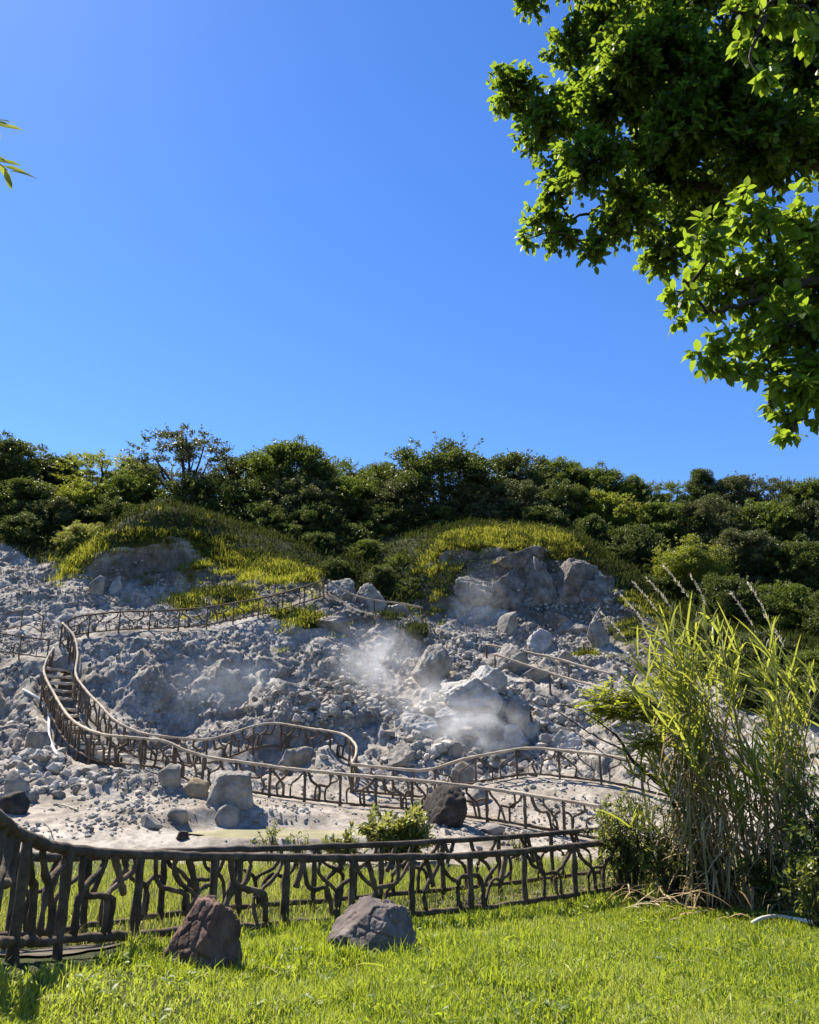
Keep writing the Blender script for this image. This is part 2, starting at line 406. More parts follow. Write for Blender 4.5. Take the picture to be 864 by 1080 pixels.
def steam_mat(name, dens, seed, bluish=False):
    m, n, out = new_mat(name)
    tc = n.nodes.new('ShaderNodeTexCoord')
    ln = N(n, 'ShaderNodeVectorMath', operation='LENGTH'); n.links.new(tc.outputs['Object'], ln.inputs[0])
    fall = N(n, 'ShaderNodeMapRange'); fall.interpolation_type = 'SMOOTHSTEP'
    fall.inputs[1].default_value = 0.15; fall.inputs[2].default_value = 0.98; fall.inputs[3].default_value = 1; fall.inputs[4].default_value = 0
    n.links.new(ln.outputs['Value'], fall.inputs[0])
    mp = n.nodes.new('ShaderNodeMapping'); mp.inputs['Location'].default_value = (seed, seed * 2, seed * 3)
    n.links.new(tc.outputs['Object'], mp.inputs[0])
    nz = N(n, 'ShaderNodeTexNoise', Scale=1.7, Detail=9, Roughness=0.58, Distortion=1.2); n.links.new(mp.outputs[0], nz.inputs['Vector'])
    mr = N(n, 'ShaderNodeMapRange'); mr.inputs[1].default_value = 0.40; mr.inputs[2].default_value = 0.74
    n.links.new(nz.outputs['Fac'], mr.inputs[0])
    mu = N(n, 'ShaderNodeMath', operation='MULTIPLY'); n.links.new(fall.outputs[0], mu.inputs[0]); n.links.new(mr.outputs[0], mu.inputs[1])
    m2 = N(n, 'ShaderNodeMath', operation='MULTIPLY'); n.links.new(mu.outputs[0], m2.inputs[0]); m2.inputs[1].default_value = dens
    pv = n.nodes.new('ShaderNodeVolumePrincipled')
    pv.inputs['Color'].default_value = (.80, .88, 1, 1) if bluish else (.95, .96, 1, 1)
    pv.inputs['Anisotropy'].default_value = 0.35
    n.links.new(m2.outputs[0], pv.inputs['Density'])
    n.links.new(pv.outputs[0], out.inputs['Volume'])
    return m

# ------------------------------------------------------------------ rail lines (photo pixel, distance in metres)
H1, H3 = 0.65, 0.75
RAIL = {}
RAIL['front'] = [(-95, 812, 4.1), (-40, 842, 4.7), (0, 864, 5.2), (24, 881, 5.9), (79, 897, 7.1), (189, 903, 8.4), (275, 904, 9.3), (340, 905, 10.0), (420, 904, 10.9), (496, 902, 11.7), (570, 896, 12.5), (652, 887, 13.5)]
RAIL['back'] = [(-60, 892, 6.9), (36, 904, 8.2), (110, 903, 9.2), (212, 897, 10.4), (340, 893, 11.6), (452, 888, 12.7), (545, 882, 13.7), (632, 875, 14.7)]
RAIL['stair_left'] = [(57, 683, 32.6), (49, 697, 31.8), (47, 711, 31.0), (59, 735, 29.3), (73, 756, 27.4), (90, 768, 26.0), (111, 775, 25.1), (139, 778, 24.9), (174, 782, 24.8), (194, 791, 24.6), (222, 799, 24.4), (257, 804, 24.2), (300, 810, 24.0), (367, 817, 23.7), (429, 822, 23.3), (516, 832, 22.7), (580, 842, 22.1), (636, 851, 21.5)]
RAIL['stair_right'] = [(66, 657, 34.0), (78, 671, 33.3), (82, 690, 32.3), (80, 711, 31.2), (90, 727, 30.2), (104, 742, 29.3), (122, 760, 28.2), (146, 772, 27.6), (174, 777, 27.4), (215, 780, 28.0), (243, 774, 28.8), (267, 766, 29.6), (290, 763, 29.9), (325, 768, 29.4), (360, 774, 28.7), (374, 784, 27.9), (376, 794, 27.2), (371, 806, 26.5)]
RAIL['walk_far'] = [(371, 806, 26.5), (410, 810, 26.4), (450, 812, 26.3), (488, 801, 26.2), (523, 794, 26.2), (558, 789, 26.2), (597, 792, 25.8), (635, 796, 25.2), (677, 804, 24.4), (722, 815, 23.6)]
RAIL['upper'] = [(66, 659, 34.2), (80, 651, 34.2), (108, 647, 34.3), (135, 645, 34.5), (174, 644, 35.0), (222, 640, 35.8), (274, 631, 37.0), (300, 625, 37.6), (320, 619, 38.2), (342, 612, 39.0)]
RAIL['ridge'] = [(346, 612, 39.2), (370, 626, 39.2), (395, 633, 39.2), (420, 636, 39.6), (446, 641, 40.0)]
RAIL['left_upper'] = [(-60, 652, 37.5), (0, 648, 37.0), (31, 643, 36.8), (46, 650, 36.4)]
RAIL['left_low'] = [(-70, 662, 33.6), (-10, 667, 33.4), (21, 671, 33.2), (52, 675, 32.9)]
RAIL['right_upper'] = [(513, 680, 36.6), (525, 682, 36.3), (580, 693, 35.0), (612, 702, 34.2), (645, 711, 33.4)]
RAIL['right_low'] = [(522, 690, 34.4), (560, 703, 33.4), (600, 716, 32.4), (645, 728, 31.4)]
GAP = {'front': (H1, .12), 'back': (H1, .12), 'upper': (.75, .10), 'ridge': (.6, .05), 'left_upper': (.7, .05), 'left_low': (.7, .05), 'right_upper': (.55, .05), 'right_low': (.55, .05)}

# ------------------------------------------------------------------ terrain
cp = []
for k, pts in RAIL.items():
    h, under = GAP.get(k, (H3, .08))
    for a in pts:
        q = P(*a); cp.append((q[0], q[1], q[2] - h - under))
px_pts = [(432, 1080, 5.7), (864, 1080, 5.9), (0, 1080, 4.7), (200, 1030, 7.0), (400, 1005, 8.0), (700, 1000, 9.3), (864, 995, 9.6), (864, 968, 12), (720, 962, 12.3),
 (0, 872, 19.0), (150, 886, 18.2), (100, 848, 21.5), (0, 832, 23), (230, 868, 20.2), (60, 822, 24), (180, 840, 22.5), (296, 878, 19.9), (330, 868, 20.8), (290, 890, 18.9), (230, 845, 22.3),
 (20, 800, 28), (0, 760, 30), (0, 700, 33.2), (20, 725, 31.5), (20, 770, 29.0),
 (0, 640, 39), (0, 612, 43), (60, 630, 39.5), (100, 620, 41.5), (-80, 600, 44), (-80, 760, 30),
 (130, 690, 33.0), (200, 678, 33.9), (300, 671, 35.3), (380, 675, 36.6), (165, 722, 32.0), (225, 712, 32.5), (270, 706, 32.9), (340, 698, 34.1),
 (150, 752, 30.8), (200, 754, 31.9), (250, 741, 32.4), (330, 724, 33.4), (400, 714, 35),
 (235, 765, 30.0), (300, 745, 30.2), (360, 738, 31.0), (440, 738, 33), (400, 780, 29.5), (340, 785, 28.7), (460, 785, 29), (500, 800, 28), (540, 800, 28.2),
 (500, 735, 32), (520, 770, 30), (450, 700, 35.5), (560, 778, 30.5), (600, 776, 30.5), (480, 690, 37), (560, 740, 32),
 (620, 760, 30.5), (680, 770, 29.5), (720, 730, 33), (790, 770, 28), (864, 775, 27), (700, 690, 38), (864, 830, 20.5), (780, 815, 23),
 (350, 632, 41.5), (390, 652, 40.3), (420, 662, 39.6), (480, 668, 39.6), (530, 690, 37.6),
 (390, 600, 47.5), (420, 560, 53), (405, 635, 44.5),
 (110, 618, 43.6), (140, 620, 43.5), (180, 618, 43.7), (110, 582, 44.1), (140, 572, 44.4), (180, 567, 44.7), (240, 577, 45.5), (300, 602, 43.2), (330, 613, 42.2), (70, 600, 45),
 (150, 555, 48.5), (250, 552, 50.5), (300, 570, 49), (200, 632, 40.2), (240, 618, 41.6),
 (480, 655, 42.5), (560, 672, 41.0), (600, 664, 41.4), (640, 678, 39.6), (470, 580, 46), (530, 570, 46.6), (600, 588, 44.6), (640, 614, 43.0), (690, 645, 41.5),
 (540, 620, 43.8), (600, 625, 43.4), (530, 553, 51),
 (50, 565, 50), (130, 546, 53), (300, 546, 55), (420, 548, 56), (520, 545, 55), (620, 555, 54), (660, 590, 50), (720, 640, 45), (800, 665, 40), (864, 692, 36),
 (430, 535, 61), (100, 535, 60), (700, 545, 58), (800, 560, 55), (864, 580, 52), (780, 610, 48), (1000, 600, 48), (1000, 720, 34), (-150, 540, 56)]
for a in px_pts: cp.append(tuple(P(*a)))
cp += [(0, 0, 0), (-4, 2.5, .45), (4, 3, 0), (0, -9, .1), (-15, 0, .9), (15, 0, -.2), (-25, 12, 1.2), (20, 12, -.4), (-14, 16, .2), (0, 16.2, -.55), (-6, 15.5, -.42), (5, 17, -.55), (10, 16, -.6),
       (-40, 30, 5), (45, 30, 4), (-60, 55, 16), (60, 55, 15), (0, 75, 19.5), (-45, 75, 19.5), (45, 75, 18.5), (0, 120, 20), (-80, 120, 20), (80, 120, 20), (-60, -8, 2), (60, -8, 0), (60, 15, 0), (-60, 20, 4)]
cp = np.array(cp)
keep = []
for i in range(len(cp)):                      # thin out near-duplicates
    if all(np.hypot(*(cp[i, :2] - cp[j, :2])) > 0.22 for j in keep): keep.append(i)
cp = cp[keep]
def tps_k(r2): return 0.5 * r2 * np.log(r2 + 1e-9)
nC = len(cp)
K = tps_k(((cp[:, None, :2] - cp[None, :, :2]) ** 2).sum(-1)) + np.eye(nC) * 0.08
A = np.zeros((nC + 3, nC + 3)); A[:nC, :nC] = K
Pm = np.hstack([np.ones((nC, 1)), cp[:, :2]]); A[:nC, nC:] = Pm; A[nC:, :nC] = Pm.T
sol = np.linalg.solve(A, np.concatenate([cp[:, 2], np.zeros(3)]))
def ground_z(x, y):
    out_ = np.empty(len(x))
    for s in range(0, len(x), 40000):
        a, b = x[s:s + 40000], y[s:s + 40000]
        r2 = (a[:, None] - cp[None, :, 0]) ** 2 + (b[:, None] - cp[None, :, 1]) ** 2
        out_[s:s + 40000] = tps_k(r2) @ sol[:nC] + sol[nC] + sol[nC + 1] * a + sol[nC + 2] * b
    return out_

ys = np.concatenate([np.arange(-10, 4, .5), np.arange(4, 16, .13), np.arange(16, 20, .1), np.arange(20, 50, .075), np.arange(50, 62, .14), np.arange(62, 80, .6), np.arange(80, 131, 3.0)])
uo = .46 + np.cumsum(.0015 * 1.12 ** np.arange(48)); uo = uo[uo < 2.2]
us = np.concatenate([-uo[::-1], np.arange(-.46, .46, .00135), uo])
nr, nc = len(ys), len(us)
YY = np.repeat(ys, nc); XX = (np.tile(us, nr)) * (YY + 14)
# smooth surface on a thinner lattice, then bilinear
ysl = np.concatenate([np.arange(-10, 62, .3), np.arange(62, 132, 2.0)]); usl = np.linspace(us[0], us[-1], 1000)
ysl = np.union1d(ysl, [ys[-1]])
ZL = ground_z((usl[None, :] * (ysl[:, None] + 14)).ravel(), np.repeat(ysl, len(usl))).reshape(len(ysl), len(usl))
def bil(yq, uq):
    i = np.clip(np.searchsorted(ysl, yq) - 1, 0, len(ysl) - 2); j = np.clip(((uq - usl[0]) / (usl[1] - usl[0])).astype(int), 0, len(usl) - 2)
    a = (yq - ysl[i]) / (ysl[i + 1] - ysl[i]); b = (uq - usl[j]) / (usl[j + 1] - usl[j])
    return ZL[i, j] * (1 - a) * (1 - b) + ZL[i + 1, j] * a * (1 - b) + ZL[i, j + 1] * (1 - a) * b + ZL[i + 1, j + 1] * a * b
ZZ = bil(YY, np.tile(us, nr))
V = np.stack([XX, YY, ZZ], 1)
PX, PY = project(V)
# zones
def curve(pts, x): p = np.array(pts, float); return np.interp(x, p[:, 0], p[:, 1])
n1 = fbm(V * .6, 4, 3)
up_edge = curve([(-400, 560), (0, 578), (60, 596), (72, 604), (90, 588), (110, 581), (180, 568), (215, 584), (240, 602), (300, 607), (335, 614), (345, 602), (370, 612), (395, 642), (436, 642), (448, 602), (470, 580), (530, 580), (600, 592), (640, 608), (690, 652), (720, 690), (760, 715), (864, 735), (1300, 760)], PX)
green = np.clip((up_edge - PY + 10 * n1) / 6 + .5, 0, 1) * (YY > 30)
near = np.clip((16.9 + 1.3 * n1 + .10 * np.clip(XX, 0, 20) - YY) / .8, 0, 1)
green = np.maximum(green, near)
for (a, b, sx, sy) in [(200, 636, 26, 7), (240, 630, 34, 9), (310, 648, 40, 8), (328, 656, 20, 8), (440, 665, 16, 8), (470, 610, 26, 22), (620, 690, 16, 6), (415, 645, 18, 10), (660, 665, 22, 14)]:
    d = ((PX - a) / sx) ** 2 + ((PY - b) / sy) ** 2
    green = np.maximum(green, np.clip(1.25 - d + n1 * .8, 0, 1) * (YY > 33))
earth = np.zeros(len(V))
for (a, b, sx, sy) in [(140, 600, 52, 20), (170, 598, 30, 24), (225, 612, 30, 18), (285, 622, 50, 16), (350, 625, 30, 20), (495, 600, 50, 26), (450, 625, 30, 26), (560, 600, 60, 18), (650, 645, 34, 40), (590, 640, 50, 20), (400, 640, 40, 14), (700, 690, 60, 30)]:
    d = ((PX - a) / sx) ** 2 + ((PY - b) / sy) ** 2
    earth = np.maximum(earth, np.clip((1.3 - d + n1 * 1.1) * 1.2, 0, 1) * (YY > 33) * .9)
side = np.clip((np.abs(XX) - (YY * .5 + 6)) / 5, 0, 1)             # land to either side is overgrown
green = np.maximum(green, side * (YY > 20))
mud_edge = curve([(-400, 852), (0, 852), (60, 838), (160, 842), (230, 852), (280, 838), (330, 812), (371, 818), (450, 828), (558, 812), (640, 818), (700, 835), (900, 850)], PX)
mud = np.clip((PY - mud_edge + 8 * n1) / 8 + .5, 0, 1) * (YY < 30) * (YY > 10)
wet = np.clip((PY - 868 + 10 * n1) / 14, 0, 1) * np.clip((260 - PX) / 60, 0, 1) * (YY > 15)
# rubble relief along the surface normal
G = V.reshape(nr, nc, 3)
ta = np.gradient(G, axis=0); tb = np.gradient(G, axis=1)
Nn = unit(np.cross(tb, ta)).reshape(-1, 3)
rock_m = np.clip(1 - green, 0, 1)
disp = np.zeros(len(V)); crev = np.zeros(len(V))
act = np.where((YY > 15) & (YY < 62) & (np.abs(PX - 432) < 620))[0]
p = V[act] + .25 * np.stack([fbm(V[act] * .8 + 5, 2, 21), fbm(V[act] * .8 + 9, 2, 22), fbm(V[act] * .8, 2, 23)], 1)
rm = rock_m[act] * (1 - .93 * mud[act]); slope = 1 - Nn[act, 2]
big = fbm(p * .35, 4, 31)
d = .75 * big * rm
cv = np.zeros(len(act))
coarse = .48 + .52 * np.clip(np.exp(-((PX[act] - 500) / 120) ** 2 - ((PY[act] - 760) / 60) ** 2) + np.exp(-((PX[act] - 560) / 110) ** 2 - ((PY[act] - 640) / 50) ** 2) + .8 * np.exp(-((PX[act] - 20) / 70) ** 2 - ((PY[act] - 800) / 40) ** 2) + .7 * np.exp(-((PX[act] - 370) / 60) ** 2 - ((PY[act] - 640) / 30) ** 2), 0, 1)
for sc, am, sd_ in ((2.1, .13, 41), (.95, .13, 45), (.45, .15, 49), (.19, .27, 53)):
    f1, f2, cid = worley(p / sc, sd_)
    msk = np.clip(.6 + 1.3 * fbm(p * .45 + sd_, 2, sd_), .12, 1)
    edge = np.clip((f2 - f1) * 5.0, 0, 1)
    d += sc * am * ((cid - .5) * 1.5 - .5 * (1 - edge)) * msk * rm * (coarse if sc > .3 else .72 + .28 * coarse)
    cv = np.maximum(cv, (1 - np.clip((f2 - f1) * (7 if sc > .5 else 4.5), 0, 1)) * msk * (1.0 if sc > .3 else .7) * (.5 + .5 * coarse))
steep = np.clip((slope - .12) * 3, .15, 1)
d += (.42 * np.abs(fbm(p * .8 + 4, 5, 57)) + .34 * fbm(p * [1.7, .6, .45], 4, 59) * steep - .16) * rm
d += .10 * fbm(p * 5, 3, 61) * rm + (.05 * fbm(p * 2.2, 4, 66) + .045 * fbm(p * 7, 3, 67)) * mud[act] + .25 * fbm(p * .5, 3, 68) * green[act] * (YY[act] > 30)
rl = []
for k_, pts_ in RAIL.items():
    if k_ in ('front', 'back'): continue
    c_ = catmull([P(*a) for a in pts_], 14 * len(pts_)); rl.append(c_[:, :2])
sl_ = catmull([P(*a) for a in RAIL['stair_left'][1:7]], 50); sr_ = catmull([P(*a) for a in RAIL['stair_right'][1:8]], 50)
stairc = np.vstack([(sl_ * (1 - t_) + sr_ * t_)[:, :2] for t_ in (.2, .4, .6, .8)])
rl = np.vstack(rl + [stairc])
def near_rail(xy, pts):
    o_ = np.empty(len(xy))
    for s_ in range(0, len(xy), 20000):
        q_ = xy[s_:s_ + 20000]
        o_[s_:s_ + 20000] = np.sqrt(((q_[:, None, :] - pts[None]) ** 2).sum(-1).min(1))
    return o_
rdist = np.full(len(V), 9.0); rdist[act] = near_rail(V[act][:, :2], rl)
sdist = np.full(len(V), 9.0); sdist[act] = near_rail(V[act][:, :2], stairc)
damp = np.clip((rdist[act] - .15) / .8, 0.10, 1)
d = np.where(d > 0, d * damp, d * (.4 + .6 * damp)) - .22 * np.clip((.55 - sdist[act]) / .2, 0, 1)
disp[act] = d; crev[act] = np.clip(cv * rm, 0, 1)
V = V + Nn * disp[:, None]
nearn = np.where(YY <= 18)[0]
V[nearn, 2] += .05 * fbm(V[nearn] * 1.4, 3, 71)
pz_c = P(296, 878, 19.9); pz = pz_c[2]
pd_ = ((V[:, 0] - pz_c[0]) / 2.9) ** 2 + ((V[:, 1] - pz_c[1]) / 1.7) ** 2
wt_ = np.clip((1.25 - pd_) / .5, 0, 1); wt_ = wt_ * wt_ * (3 - 2 * wt_)
V[:, 2] = V[:, 2] * (1 - wt_) + wt_ * (pz - .14 + .19 * np.clip((pd_ - .35) / .5, 0, 1) + .03 * fbm(V * 1.5, 2, 99))
mb = MB()
ii = (np.arange(nr - 1)[:, None] * nc + np.arange(nc - 1)[None, :]).ravel()
mb.add(V, np.stack([ii, ii + 1, ii + nc + 1, ii + nc], 1))
ter = mb.build('hillside_ground', m_ter)
tag(ter, kind='structure')
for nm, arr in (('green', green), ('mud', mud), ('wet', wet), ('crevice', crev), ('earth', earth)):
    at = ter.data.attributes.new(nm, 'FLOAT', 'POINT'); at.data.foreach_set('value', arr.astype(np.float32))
# far land out to the horizon
mb = MB(); R = 1500.0
mb.add([(-R, -R, -6), (R, -R, -6), (R, R, -6), (-R, R, -6)], [(0, 1, 2, 3)])
far = mb.build('far_ground', rough_mat('far_land', [(.3, (.04, .05, .02)), (.7, (.09, .09, .04))], .05, 8, 1, .2, 1, None, .02, tint=False)); tag(far, kind='structure')

dg = bpy.context.evaluated_depsgraph_get()
bvh = BVHTree.FromObject(ter, dg)
def down(x, y):
    h = bvh.ray_cast(Vector((x, y, 80)), Vector((0, 0, -1)))
    return h[0].z if h[0] is not None else 0.0
def hit(px, py):
    d = Vector(ray(px, py)).normalized()
    h = bvh.ray_cast(Vector((0, 0, CAM_Z)), d)
    return (np.array(h[0]) if h[0] is not None else P(px, py, 60)), (np.array(h[1]) if h[1] is not None else np.array([0, 0, 1.]))

def px_per_m(p):
    return F / (p[1] * CT + (p[2] - CAM_Z) * ST)

# ------------------------------------------------------------------ pond
pc = P(296, 878, 19.9)
mb = MB(); k = 72; ang = np.arange(k) / k * 2 * math.pi
zp = pz - .03
rr = 1 + .16 * np.sin(3 * ang + 1) + .1 * np.sin(5 * ang)
mb.add(np.vstack([[[pc[0], pc[1], zp]], np.stack([pc[0] + 2.3 * rr * np.cos(ang), pc[1] + 1.25 * rr * np.sin(ang) , np.full(k, zp)], 1)]),
       None, [(0, 1 + i, 1 + (i + 1) % k) for i in range(k)])
tag(mb.build('pond_water', M['pond']), kind='structure')

# ------------------------------------------------------------------ railings
BARS = [[(.06, 1), (.10, .82), (.24, .64), (.36, .52), (.40, .34), (.40, 0)],
        [(.60, 0), (.60, .36), (.66, .54), (.80, .66), (.92, .82), (.95, 1)],
        [(.52, 1), (.50, .80), (.40, .62), (.26, .50), (.20, .30), (.20, 0)],
        [(.80, 0), (.80, .34), (.74, .52), (.60, .64), (.52, .80), (.50, 1)],
        [(.03, .62), (.14, .60), (.22, .48), (.24, .24), (.24, 0)],
        [(.30, 0), (.32, .40), (.44, .52), (.60, .50), (.72, .62), (.78, 1)]]
DENSE = [(0, 1, 3), (0, 1, 5), (2, 3, 4), (2, 5, 4), (0, 5, 3), (2, 1, 4)]
PATTERNS = [(0, 1), (0, 1), (2, 3), (4, 5), (0, 5), (2, 1)]
def railing(name, pts, label, group, h, under, mats, r_rail, r_post, r_bar, bay, bars=True, lower=True, seg=7, rough=.16, stubs=False, dense=False, cat='railing'):
    top = catmull([P(*a) for a in pts], 40 * len(pts))
    sl = np.concatenate([[0], np.cumsum(np.linalg.norm(np.diff(top, axis=0), axis=1))])
    def at(s, hh):
        return np.array([np.interp(s, sl, top[:, i]) for i in range(3)]) - np.array([0, 0, h * (1 - hh)])
    nb = max(1, int(round(sl[-1] / bay)))
    root = empty(name, at(sl[-1] / 2, 0) - np.array([0, 0, under]), label, cat, group)
    o0 = np.array(root.location)
    nn = max(12, int(sl[-1] / (.12 if r_rail > .04 else .2)))
    ss = np.linspace(0, sl[-1], nn)
    m = MB(); w_ = rng.randn(nn, 3) * r_rail * .07
    tube(m, np.array([at(s, 1) for s in ss]) + w_, r_rail * (1 + .08 * rng.randn(nn)), seg + 1, rough * .5, tint=.55)
    m.build('top_rail', mats[0], root, o0)
    if lower:
        m = MB(); tube(m, np.array([at(s, 0) for s in ss]) + rng.randn(nn, 3) * r_rail * .12, r_rail * .82 * (1 + .12 * rng.randn(nn)), seg, rough * .5, tint=.45)
        m.build('bottom_rail', mats[1], root, o0)
    for i in range(nb + 1):
        s = sl[-1] * i / nb
        a = at(s, 1); g = min(down(a[0], a[1]), a[2] - .3); b = np.array([a[0], a[1], g - .12])
        m = MB(); k = 8
        pp = np.linspace(0, 1, k)[:, None] * (a - b) + b + rng.randn(k, 3) * r_post * .10; pp[-1] = a
        tube(m, pp, r_post * (1.0 + .10 * rng.randn(k)) * np.linspace(1.12, .95, k), seg, rough, tint=rng.uniform(.3, .7))
        m.build('post', mats[1], root, o0)
    if bars:
        for i in range(nb):
            pat = (DENSE if dense else PATTERNS)[rng.randint(6)]; mir = rng.rand() < .5
            for bi in pat:
                c = catmull(np.array(BARS[bi]) + rng.randn(len(BARS[bi]), 2) * [.025, .03] * np.array([1, 0.6]), 14)
                if mir: c[:, 0] = 1 - c[:, 0]
                c[:, 1] = np.clip(c[:, 1], 0, 1)
                pp = np.array([at(sl[-1] * (i + np.clip(t, .01, .99)) / nb, hh) for t, hh in c])
                m = MB(); tube(m, pp + rng.randn(14, 3) * r_bar * .10, r_bar * rng.uniform(.8, 1.2) * (1 + .10 * rng.randn(14)), seg, rough, tint=rng.uniform(.2, .8))
                m.build('curved_bar', mats[1], root, o0)
            if stubs and rng.rand() < .8:           # sawn-off branch stub leaning from the rail
                t = rng.uniform(.2, .8); dt = rng.choice([-1, 1]) * rng.uniform(.1, .18)
                pp = np.linspace(0, 1, 8)[:, None] * (at(sl[-1] * (i + np.clip(t + dt, .02, .98)) / nb, rng.uniform(.38, .55)) - at(sl[-1] * (i + t) / nb, 1)) + at(sl[-1] * (i + t) / nb, 1)
                m = MB(); tube(m, pp, r_bar * 1.25 * (1 + .08 * rng.randn(8)), seg, rough, tint=rng.uniform(.4, .9)); m.build('branch_stub', mats[1], root, o0)
    return root
GR = 'rustic branch-pattern railings'
dk = (M['log_rail'], M['log']); tn = (M['rail'], M['bars'])
railing('branch_railing', RAIL['front'], 'dark log-style railing nearest the viewer, rising at its left end beside the lawn', GR, *GAP['front'], dk, .043, .039, .026, 1.0, dense=True, seg=9, stubs=True)
railing('branch_railing', RAIL['back'], 'dark log-style railing just behind the nearest one, across the footpath', GR, *GAP['back'], dk, .039, .035, .024, 1.05, dense=True, seg=9, stubs=True)
railing('branch_railing', RAIL['stair_left'], 'tan railing on the outer stair side, running on along the near walkway edge', GR, H3, .08, tn, .045, .042, .034, 1.0, rough=.1, dense=True)
railing('branch_railing', RAIL['stair_right'], 'tan railing on the inner side of the stairs, bending round a loop of walkway', GR, H3, .08, tn, .043, .040, .032, 1.0, rough=.1, dense=True)
railing('branch_railing', RAIL['walk_far'], 'tan railing arching along the far edge of the walkway below the steaming rocks', GR, H3, .08, tn, .045, .038, .026, 1.25, rough=.1)
railing('branch_railing', RAIL['upper'], 'thin brown railing along the upper path from the top of the stairs to the grass', GR, *GAP['upper'], (M['bars'], M['bars']), .038, .033, .027, 1.2, rough=.1, dense=True)
railing('branch_railing', RAIL['ridge'], 'bare single handrail sagging over the rocky ridge under the green gully', GR, *GAP['ridge'], (M['rail'], M['bars']), .045, .03, .02, 2.4, bars=False, lower=False)
railing('branch_railing', RAIL['left_upper'], 'faint thin railing highest on the grey slope left of the stair top', GR, *GAP['left_upper'], (M['bars'], M['bars']), .032, .028, .018, 1.5, bars=False)
railing('branch_railing', RAIL['left_low'], 'short thin railing on the ledge ending at the stair top', GR, *GAP['left_low'], (M['bars'], M['bars']), .032, .03, .02, 1.4)
railing('branch_railing', RAIL['right_upper'], 'upper handrail of the slanting path right of the steaming rocks', GR, *GAP['right_upper'], (M['rail'], M['bars']), .055, .045, .02, 2.0, bars=False, lower=False)
railing('branch_railing', RAIL['right_low'], 'lower handrail of the slanting path right of the steaming rocks', GR, *GAP['right_low'], (M['rail'], M['bars']), .05, .04, .02, 2.2, bars=False, lower=False)

# footpath between the two dark railings
mb = MB()
fa = catmull([P(*a) for a in RAIL['front']], 180); fb = catmull([P(*a) for a in RAIL['back']], 180)
va = fa - [0, 0, H1 + .06]; vb = fb - [0, 0, H1 + .06]
vm = (va + vb) / 2
rows = np.stack([va * (1 - t_) + vb * t_ for t_ in np.linspace(.45, .85, 11)], 1)
for i in range(180):
    for j in range(11): rows[i, j, 2] = down(rows[i, j, 0], rows[i, j, 1]) + .02
i = (np.arange(179)[:, None] * 11 + np.arange(10)[None]).ravel()
mb.add(rows.reshape(-1, 3), np.stack([i, i + 11, i + 12, i + 1], 1))
tag(mb.build('footpath', M['path']), kind='structure')

# ------------------------------------------------------------------ stairs
L_ = catmull([P(*a) - [0, 0, H3 + .05] for a in RAIL['stair_left'][1:7]], 60)
R_ = catmull([P(*a) - [0, 0, H3 + .05] for a in RAIL['stair_right'][1:8]], 60)
root = empty('stone_stairs', (L_[-1] + R_[-1]) / 2, 'pale rough stone stairs climbing between two tan railings up the grey slope', 'stairs')
o0 = np.array(root.location)
ns = 14
for k in range(ns):
    f = 1 - (k + .5) / ns
    i = int(f * 59)
    a, b = L_[i] + (R_[i] - L_[i]) * .04, L_[i] + (R_[i] - L_[i]) * .96
    c = (a + b) / 2
    along = L_[max(i - 3, 0)] + R_[max(i - 3, 0)] - L_[min(i + 3, 59)] - R_[min(i + 3, 59)]; along[2] = 0; along = unit(along)
    ax = (b - a) * np.array([1, 1, 0]); wl = np.linalg.norm(ax); ax = ax / wl
    z = c[2] + .10 + rng.uniform(-.02, .02); dep, th = .24 + rng.uniform(-.02, .03), .11
    m = MB(); nx = 9; vv = []
    prof = [(-dep, -th), (-dep, -.03), (-dep + .03, 0), (dep + .10, 0), (dep + .10, -th)]
    for q in np.linspace(-.5, .5, nx):
        for (u_, h_) in prof:
            vv.append(np.array([c[0], c[1], z]) + ax * wl * q + along * (u_ + rng.uniform(-.025, .025)) + np.array([0, 0, h_ + rng.uniform(-.02, .02)]))
    np_ = len(prof); ff = []
    for q in range(nx - 1):
        for j in range(np_ - 1):
            ff.append((q * np_ + j, (q + 1) * np_ + j, (q + 1) * np_ + j + 1, q * np_ + j + 1))
    tt = []
    for q in (0, nx - 1):
        for j in range(1, np_ - 1): tt.append((q * np_, q * np_ + j, q * np_ + j + 1))
    m.add(vv, ff, tt, rng.uniform(.35, .75))
    m.build('step', M['step'], root, o0, smooth=False)

# ------------------------------------------------------------------ boulders
def ico(sub):
    t = (1 + 5 ** .5) / 2
    v = [(-1, t, 0), (1, t, 0), (-1, -t, 0), (1, -t, 0), (0, -1, t), (0, 1, t), (0, -1, -t), (0, 1, -t), (t, 0, -1), (t, 0, 1), (-t, 0, -1), (-t, 0, 1)]
    f = [(0, 11, 5), (0, 5, 1), (0, 1, 7), (0, 7, 10), (0, 10, 11), (1, 5, 9), (5, 11, 4), (11, 10, 2), (10, 7, 6), (7, 1, 8), (3, 9, 4), (3, 4, 2), (3, 2, 6), (3, 6, 8), (3, 8, 9), (4, 9, 5), (2, 4, 11), (6, 2, 10), (8, 6, 7), (9, 8, 1)]
    v = [np.array(a) / np.linalg.norm(a) for a in v]
    for _ in range(sub):
        c = {}; nf = []
        def mid(a, b):
            k = (min(a, b), max(a, b))
            if k not in c:
                m_ = v[a] + v[b]; v.append(m_ / np.linalg.norm(m_)); c[k] = len(v) - 1
            return c[k]
        for a, b, d in f:
            x, y, z = mid(a, b), mid(b, d), mid(d, a)
            nf += [(a, x, z), (b, y, x), (d, z, y), (x, y, z)]
        f = nf
    return np.array(v), np.array(f)
ICO = {s: ico(s) for s in (1, 2, 3, 4, 5)}
